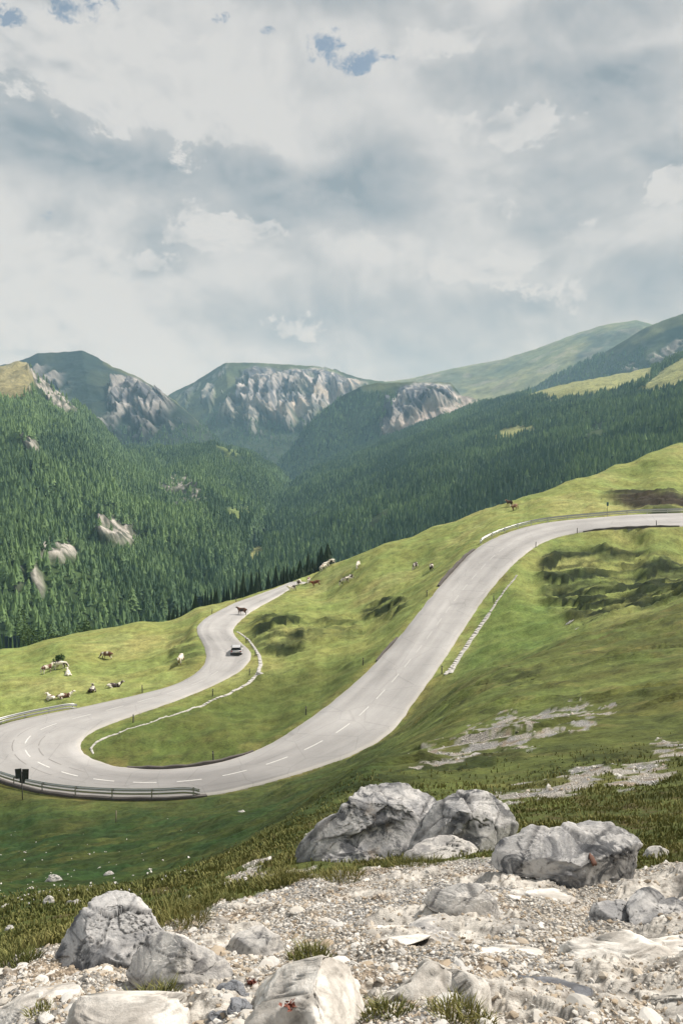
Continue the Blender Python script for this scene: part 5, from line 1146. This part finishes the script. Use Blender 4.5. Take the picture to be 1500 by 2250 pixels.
def scatter_ground(n_, t0, t1, y0, y1, dens, seed):
    r = np.random.default_rng(seed); t_ = r.uniform(t0, t1, n_); ly = r.uniform(math.log(y0), math.log(y1), n_); x, y = t_ * np.exp(ly), np.exp(ly)
    keep = r.random(n_) < dens(x, y); x, y = x[keep], y[keep]; return np.stack([x, y, hzv(x, y)], 1)
gden = lambda x, y: samp(gsharp * (1 - .80 * bed), x, y)
P = scatter_ground(120000, -.6, .75, 2.2, 13, gden, 1); n_ = len(P); sz = np.clip(np.exp(RNG.normal(math.log(.0082), .48, n_)), .003, .03) * (1 + P[:, 1] * .04)
v1, f1, t1 = scatter(PEB, P, sz, RNG.uniform(0, 6.28, n_), RNG.random(n_))
P = scatter_ground(2600, -.6, .75, 2.2, 12, gden, 2); n_ = len(P); sz = np.clip(np.exp(RNG.normal(math.log(.021), .55, n_)), .012, .09); sz = np.stack([sz * RNG.uniform(.8, 1.5, n_), sz, sz * RNG.uniform(.45, .9, n_)], 1)
v2, f2, t2 = scatter(PEB2, P, sz, RNG.uniform(0, 6.28, n_), np.clip(RNG.normal(.6, .25, n_), 0, 1))
P = scatter_ground(16000, -.2, .6, 9, 75, lambda x, y: samp(gsharp, x, y), 3); n_ = len(P); sz = np.exp(RNG.normal(math.log(.022), .5, n_)) * (P[:, 1] / 14) ** .7
v3, f3, t3 = scatter(PEB, P, sz, RNG.uniform(0, 6.28, n_), np.clip(RNG.normal(.65, .25, n_), 0, 1))
tag(link('gravel', mesh_np('gravel', np.concatenate([v1, v2, v3]), np.concatenate([f1, f2 + len(v1), f3 + len(v1) + len(v2)]), False, {'tint': np.concatenate([t1, t2, t3])}), M['chips']), 'beige limestone gravel and chips covering the foreground', 'gravel', kind='stuff')
# pale specks: small stones and flowers on the dark slope
def sden(x, y):
    u, v = proj(np.stack([x, y, hzv(x, y)], 1)); return np.clip(samp(deep, x, y) * np.clip(1.2 - np.abs(v - 1935) / 95, 0, 1) * sstep(620, 150, u) + .05 * samp(deep, x, y), 0, 1)
P = scatter_ground(1100, -.6, .2, 8, 70, sden, 5); n_ = len(P); sz = np.exp(RNG.normal(math.log(.028), .45, n_)) * (P[:, 1] / 22) ** .6
v1, f1, t1 = scatter(PEB, P + np.array([0, 0, .04]), sz, RNG.uniform(0, 6.28, n_), RNG.uniform(.6, 1, n_))
tag(link('scattered_stones', mesh_np('scattered_stones', v1, f1, False, {'tint': t1}), M['chips']), 'tiny white stones sprinkled over the dark green slope', 'stones', kind='stuff')
# ------------------------------------------------------------------ grass
def blades(P, h, wd, bend, seed):
    """tapered bent blades, 5 vertices each"""
    r = np.random.default_rng(seed); n_ = len(P); a = r.uniform(0, 6.28, n_); b = r.uniform(0, 6.28, n_); h = h * r.uniform(.5, 1.3, n_); bd = bend * h * r.uniform(.2, 1.2, n_)
    sx, sy = np.cos(a) * wd, np.sin(a) * wd; bx, by = np.cos(b) * bd, np.sin(b) * bd; o = np.zeros(n_)
    v = np.stack([P + np.stack([-sx, -sy, o - .01], 1), P + np.stack([sx, sy, o - .01], 1), P + np.stack([sx * .7 + bx * .35, sy * .7 + by * .35, h * .6], 1), P + np.stack([-sx * .7 + bx * .35, -sy * .7 + by * .35, h * .6], 1), P + np.stack([bx, by, h * .95], 1)], 1)
    f_ = np.array([[0, 1, 2], [0, 2, 3], [3, 2, 4]]); return v.reshape(-1, 3), (f_[None] + (np.arange(n_) * 5)[:, None, None]).reshape(-1, 3)
gd = lambda x, y: np.clip(1 - samp(gsharp, x, y) * 1.1, 0, 1) * np.clip(.65 + 1.3 * fbm(x * 1.3, y * 1.3, 77, 3), .1, 1) * (.12 + .88 * sstep(19, 10, y)) * sstep(24, 15, y)
P = scatter_ground(230000, -.6, .7, 4.2, 40, gd, 7); n_ = len(P); hh = (.035 + .05 * np.clip(fbm(P[:, 0] * .9, P[:, 1] * .9, 5, 3) + .3, 0, 1)) * (1 + P[:, 1] / 40)
v1, f1 = blades(P, hh, .0035 * (1 + P[:, 1] / 5), .6, 8)
dk = samp(deep, P[:, 0], P[:, 1]); tn = np.clip(.47 + .35 * fbm(P[:, 0] * .5, P[:, 1] * .5, 6, 4) + RNG.normal(0, .16, n_) - .32 * dk, 0, 1)
tag(link('grass', mesh_np('grass', v1, f1, False, {'tint': np.repeat(tn, 5)}), M['grassblade']), 'short alpine grass on the near slopes', 'grass', kind='stuff')
# dwarf shrubs on the rough banks
hd = lambda x, y: samp(heath, x, y) * sstep(-.35, .15, fbm(x * .28, y * .4, 21, 4)) * (samp(roadd, x, y) > 1.2)
P = scatter_ground(9000, -.25, .6, 14, 190, hd, 9); n_ = len(P)
def clump(rn):
    v, f_ = [], []
    for i in range(26):
        d = Vector((rn.gauss(0, 1), rn.gauss(0, 1), abs(rn.gauss(0, .8)))).normalized() * rn.uniform(.5, 1); a = Vector((rn.gauss(0, 1), rn.gauss(0, 1), rn.gauss(0, 1))).normalized(); b = d.cross(a).normalized(); s_ = rn.uniform(.18, .32)
        k = len(v); v += [tuple(d + a * s_), tuple(d + b * s_), tuple(d - a * s_)]; f_.append((k, k + 1, k + 2))
    return np.array(v, np.float32) * np.array([1, 1, .7], np.float32), np.array(f_, np.int32)
rn = random.Random(5); CL = [clump(rn) for _ in range(6)]
v1, f1, t1 = scatter(CL, P, RNG.uniform(.08, .20, n_) * (P[:, 1] / 90) ** .5, RNG.uniform(0, 6.28, n_), np.clip(RNG.normal(.35, .25, n_), 0, 1))
tag(link('dwarf_shrubs', mesh_np('dwarf_shrubs', v1, f1, False, {'tint': t1}), M['heather']), 'low dark heath shrubs on the rough banks', 'shrubs', kind='stuff')
# single tufts in the gravel
def tuft(u, v, w_, h_, n_, label, warm=.5, seed=0):
    q = hit(u, v); r = np.random.default_rng(seed + 900); a = r.uniform(0, 6.28, n_); d = np.sqrt(r.random(n_)) * w_ / 2
    P = np.stack([np.cos(a) * d, np.sin(a) * d, np.zeros(n_)], 1); P[:, 2] = [hz(q.x + x, q.y + y) - q.z - .01 for x, y, _ in P]
    vv_, ff_ = blades(P, h_ * (1.2 - .6 * d / (w_ / 2)), .0032, .75, seed); out = np.repeat(P, 5, 0); k = (vv_[:, 2:3] - out[:, 2:3]); nrm = out / (w_ / 2 + 1e-6); vv_ = vv_ + np.concatenate([nrm[:, :2] * k * .5, 0 * k], 1)
    return tag(link('grass_tuft', mesh_np('grass_tuft', vv_, ff_, False, {'tint': np.repeat(np.clip(r.normal(warm, .22, n_), 0, 1), 5)}), M['grassblade'], None, tuple(q)), label, 'grass tuft', 'grass tufts in the gravel')
tuft(682, 2110, .24, .10, 420, 'olive tuft in the open gravel right of the wedge-shaped stone', .45, 1)
tuft(335, 2205, .22, .10, 420, 'dark tuft at the foot of the pale cracked block', .35, 2)
tuft(92, 2222, .13, .05, 160, 'thin green tuft at the lower left corner', .4, 3)
tuft(850, 2222, .2, .07, 320, 'bright green tuft right of the big white slab', .42, 4)
tuft(1015, 2238, .26, .085, 420, 'golden-green tuft at the bottom beside the rounded pale rock', .62, 5)
tuft(395, 2028, .42, .24, 260, 'tall straggly tuft with long stalks behind the pointed boulder', .6, 6)
tuft(455, 1990, .5, .12, 600, 'thick green tuft at the upper left edge of the gravel', .38, 7)
tuft(745, 1925, .5, .10, 600, 'straw-coloured tuft in front of the largest boulder', .75, 8)
tuft(30, 2112, .3, .12, 500, 'dark tuft at the far left edge of the gravel', .2, 9)
tuft(900, 1898, .7, .09, 900, 'green tuft along the foot of the largest boulder', .4, 10)
tuft(620, 1935, .6, .13, 900, 'ragged tuft on the stony crest left of the largest boulder', .55, 11)
M['redleaf'] = plain('red_leaves', (.19, .055, .032), .6, 0, .4, 30)
M['lichen'] = plain('orange_lichen', (.14, .07, .05), .9, 0, .35, 30)
dg = bpy.context.evaluated_depsgraph_get(); dg.update()
def cast(u, v):
    t_, s_ = ts(u, v); d = Vector((float(t_), 1, -float(s_))).normalized(); ok, loc, nrm, *_ = SC.ray_cast(dg, Vector((0, 0, 0)), d, distance=12); return (loc, nrm) if ok else (None, None)
def red_plant(u, v, label, n_, seed):
    rn_ = random.Random(seed); loc, nrm = cast(u, v)
    if loc is None: return
    mb = MB()
    for i in range(n_):
        a = rn_.uniform(0, 6.28); e_ = rn_.uniform(.2, 1.2); d = Vector((math.cos(a) * math.cos(e_), math.sin(a) * math.cos(e_), math.sin(e_))); s_ = d.cross(Vector((0, 0, 1))).normalized(); c0 = Vector((rn_.gauss(0, .010), rn_.gauss(0, .009), 0)); L = rn_.uniform(.012, .032); w_ = L * .3
        mb.poly([c0, c0 + d * L * .5 + s_ * w_, c0 + d * L + Vector((0, 0, -.004)), c0 + d * L * .5 - s_ * w_])
    tag(mb.build('red_plant', M['redleaf'], None, False, loc), label, 'plant')
red_plant(552, 2162, 'red-leaved plant above the blue-grey stones', 60, 1); red_plant(640, 2212, 'small red-leaved plant on the white slab', 36, 2)
loc, nrm = cast(1300, 1890)
if loc is not None:
    rn_ = random.Random(4); mb = MB(); q_ = nrm.to_track_quat('Z', 'Y'); ring = [q_ @ Vector((.035 * math.cos(k * .52) * rn_.uniform(.6, 1.2), .06 * math.sin(k * .52) * rn_.uniform(.7, 1.2), .006)) for k in range(12)]
    mb.loft([ring, [p_ * .6 + (nrm * .012) for p_ in ring]]); tag(mb.build('lichen_patch', M['lichen'], None, True, loc), 'rust-orange lichen spot on the broad boulder', 'lichen')

# ------------------------------------------------------------------ air, light, sky
SUN_EL, SUN_AZ = R_(50), R_(66)
top = max(p[..., 2].max() for p, _ in LAYER.values()) + 60
mb = MB(); mb.box((300, 3500, (top - 620) / 2), (14400, 8000, top + 620)); hm = D.materials.new('haze'); hm.use_nodes = True; nt = hm.node_tree; nt.nodes.clear()
ov = nt.nodes.new('ShaderNodeOutputMaterial'); pv = nt.nodes.new('ShaderNodeVolumePrincipled'); pv.inputs['Density'].default_value = 9.5e-5; pv.inputs['Color'].default_value = (.42, .72, 1.0, 1); pv.inputs['Absorption Color'].default_value = (1, 1, 1, 1); pv.inputs['Anisotropy'].default_value = .0
nt.links.new(pv.outputs[0], ov.inputs['Volume'])
tag(mb.build('haze', hm), 'thin blue mountain air', kind='stuff')
sl = D.lights.new('sun', 'SUN'); sl.energy = 5.0; sl.angle = R_(.55); sl.color = (1.0, .955, .885); so = D.objects.new('sun', sl); COL.objects.link(so)
sd = Vector((math.sin(SUN_AZ) * math.cos(SUN_EL), math.cos(SUN_AZ) * math.cos(SUN_EL), math.sin(SUN_EL))); so.rotation_euler = sd.to_track_quat('Z', 'Y').to_euler(); so.location = sd * 200
wd = D.worlds.new('World'); SC.world = wd; wd.cycles.sampling_method = 'MANUAL'; wd.cycles.sample_map_resolution = 256; wd.use_nodes = True; nt = wd.node_tree; nt.nodes.clear(); N = NT(nt)
out = N.n('ShaderNodeOutputWorld'); bg = N.n('ShaderNodeBackground'); N.l(bg.outputs[0], out.inputs[0]); bg.inputs[1].default_value = .085
sk = N.n('ShaderNodeTexSky', sky_type='NISHITA'); sk.sun_disc = False; sk.sun_elevation = SUN_EL; sk.sun_rotation = SUN_AZ; sk.air_density = 1.0; sk.dust_density = .6; sk.altitude = 1900
dirv = N.n('ShaderNodeTexCoord').outputs['Generated']; sx = N.n('ShaderNodeSeparateXYZ'); N.l(N.vmath('NORMALIZE', dirv), sx.inputs[0])
az = N.math('ARCTAN2', sx.outputs[0], sx.outputs[1]); el = N.math('ARCSINE', sx.outputs[2])
cv = N.n('ShaderNodeCombineXYZ'); N.l(az, cv.inputs[0]); N.l(N.math('MULTIPLY', el, 1.35), cv.inputs[1]); P0 = cv.outputs[0]
def warpv(P, scale, amp, det):
    w_ = N.vmath('SUBTRACT', N.noise(P, scale, det, .62, color=True), (.5, .5, .5)); q_ = N.n('ShaderNodeVectorMath', operation='SCALE'); N.l(w_, q_.inputs[0]); q_.inputs['Scale'].default_value = amp
    return N.vmath('ADD', P, q_.outputs[0])
PW = warpv(warpv(P0, 3.4, .11, 1), 12, .022, 3)
def azel(u, v):
    t_, s_ = ts(u, v); x, y, z = float(t_), 1.0, -float(s_); return math.atan2(x, y), math.asin(z / math.sqrt(x * x + y * y + z * z)) * 1.35
def blob(u, v, ru, rv, amp, rot=0, P=PW, inner=.1, outer=1.0):
    a, e_ = azel(u, v); mp = N.n('ShaderNodeMapping', vector_type='TEXTURE'); N.l(P, mp.inputs['Vector']); mp.inputs['Location'].default_value = (a, e_, 0); mp.inputs['Rotation'].default_value = (0, 0, R_(rot)); mp.inputs['Scale'].default_value = (ru / F, rv / F * 1.35, 1)
    return N.mr(N.vmath('LENGTH', mp.outputs[0]), inner, outer, amp, 0.0)
def total(L):
    r = L[0]
    for k in L[1:]: r = N.math('ADD', r, k)
    return r
def lit(scale, det, o):
    return N.math('SUBTRACT', N.noise(PW, scale, det, .55), N.noise(N.vmath('ADD', PW, o), scale, det, .55))
big = N.noise(P0, 3.4, 9, .6, .4); puff = N.noise(PW, 8, 5, .5)
def billow(o):
    def v_(P):
        return total([N.math('MULTIPLY', N.math('ABSOLUTE', N.math('SUBTRACT', N.noise(P, sc_, 1, .4), .5)), am_) for sc_, am_ in ((9, 1.0), (21, .55), (46, .3))])
    return N.math('SUBTRACT', v_(PW), v_(N.vmath('ADD', PW, o)))
relief = total([N.math('MULTIPLY', billow((.010, .019, 0)), .9), N.math('MULTIPLY', lit(5, 3, (.030, .050, 0)), .9), N.math('MULTIPLY', lit(15, 3, (.010, .018, 0)), .3)])
dark = total([blob(60,325,380,125,.62,-8), blob(-60,220,260,120,.4), blob(330,360,220,90,.5,-6), blob(560,430,330,130,.62,-14), blob(820,410,190,140,.98), blob(800,395,110,80,.38), blob(600,470,170,70,.35), blob(370,545,150,90,.6,-10), blob(1300,170,330,150,.52), blob(1330,180,160,80,.25), blob(700,0,380,70,.6), blob(1340,10,280,60,.6), blob(980,180,170,80,.42), blob(1280,370,350,100,.38,-4), blob(1470,385,150,100,.45), blob(1460,620,170,100,.5), blob(1020,720,640,160,.50), blob(600,690,300,80,.36,8), blob(60,740,320,60,.2), blob(1150,490,280,60,.22), blob(90,500,90,40,.35), blob(300,610,120,40,.25)])
lite = total([blob(200,140,440,170,.55), blob(560,250,260,110,.42), blob(480,510,170,55,.5), blob(100,590,280,110,.5), blob(1430,415,110,60,.5), blob(1060,585,340,70,.3), blob(960,110,200,80,.25), blob(1120,260,200,60,.25), blob(560,640,160,60,.3)])
dv = N.math('MULTIPLY', dark, N.mr(puff, .32, .66, 1.05, .78)); dv = N.math('ADD', dv, N.mr(big, .36, .74, .20, -.06)); dv = N.math('MULTIPLY', N.math('TANH', N.math('MULTIPLY', dv, 1.25)), 1.05); dv = N.math('SUBTRACT', dv, N.math('MULTIPLY', relief, .95)); dv = N.math('ADD', dv, N.mr(N.noise(PW, 10, 7, .6), .3, .7, .09, -.09, False))
fr_n = N.math('MULTIPLY', N.math('SUBTRACT', N.noise(PW, 8, 9, .68), .5), 3.6)
cumulus = total([blob(190,130,460,190,1.0), blob(560,250,280,110,.75), blob(480,515,230,75,.62), blob(130,600,330,130,.9), blob(60,720,220,60,.6), blob(620,720,140,70,.75), blob(1420,420,120,55,.85), blob(1060,585,360,70,.6), blob(1110,265,300,70,.6), blob(960,100,230,70,.6), blob(1250,640,240,50,.5), blob(760,560,200,60,.5), blob(350,600,90,40,.5), blob(1340,480,200,50,.5)])
cf = N.math('SUBTRACT', N.math('ADD', cumulus, fr_n), .42); cmask = N.mr(cf, -.02, .22)
front = N.math('SUBTRACT', N.mr(cf, .0, 1.3, -.02, .16), N.math('MULTIPLY', relief, 1.9))
dvm = N.n('ShaderNodeMix', data_type='FLOAT'); N.l(N.math('MULTIPLY', cmask, .88), dvm.inputs[0]); N.l(dv, dvm.inputs[2]); N.l(front, dvm.inputs[3])
dv = N.math('ADD', N.math('MULTIPLY', dvm.outputs[0], .90), .02, clamp=True)
rp = N.n('ShaderNodeValToRGB'); N.l(dv, rp.inputs[0]); el_ = rp.color_ramp.elements
el_[0].position = 0; el_[0].color = (.655, .653, .645, 1); el_[1].position = 1.0; el_[1].color = (.27, .315, .35, 1)
for ps, c_ in ((.20, (.605, .608, .608)), (.48, (.478, .494, .506)), (.78, (.37, .402, .43))): k = el_.new(ps); k.color = (*c_, 1)
hole = total([blob(712,118,62,48,.72), blob(770,150,60,26,.6,-12), blob(810,128,60,24,.6,-12), blob(858,124,40,12,.5), blob(455,65,40,24,.40,30), blob(565,105,45,16,.30), blob(10,0,70,36,.8), blob(190,-10,110,50,.8), blob(75,495,50,20,.26), blob(-300,-300,400,200,.9), blob(1900,-400,400,200,.7)])
hn = N.math('SUBTRACT', N.noise(warpv(P0, 13, .05, 6), 24, 10, .66), .5)
hm_ = N.mr(N.math('ADD', hole, N.math('MULTIPLY', hn, N.mr(hole, .02, .3, 0.0, 3.4))), .24, .72, 0, .80)
k10 = N.n('ShaderNodeVectorMath', operation='SCALE'); N.l(rp.outputs[0], k10.inputs[0]); k10.inputs['Scale'].default_value = 10.0
skc = N.mixc(.5, sk.outputs[0], (2.0, 2.9, 3.9))
N.l(N.mixc(hm_, k10.outputs[0], skc), bg.inputs[0])
SC.view_settings.view_transform = 'Standard'; SC.view_settings.look = 'None'; SC.view_settings.exposure = .25; SC.view_settings.gamma = 1; SC.view_settings.use_curve_mapping = False
SC.cycles.use_denoising = True; SC.cycles.volume_bounces = 1; SC.cycles.max_bounces = 6; SC.cycles.diffuse_bounces = 3; SC.cycles.transparent_max_bounces = 6
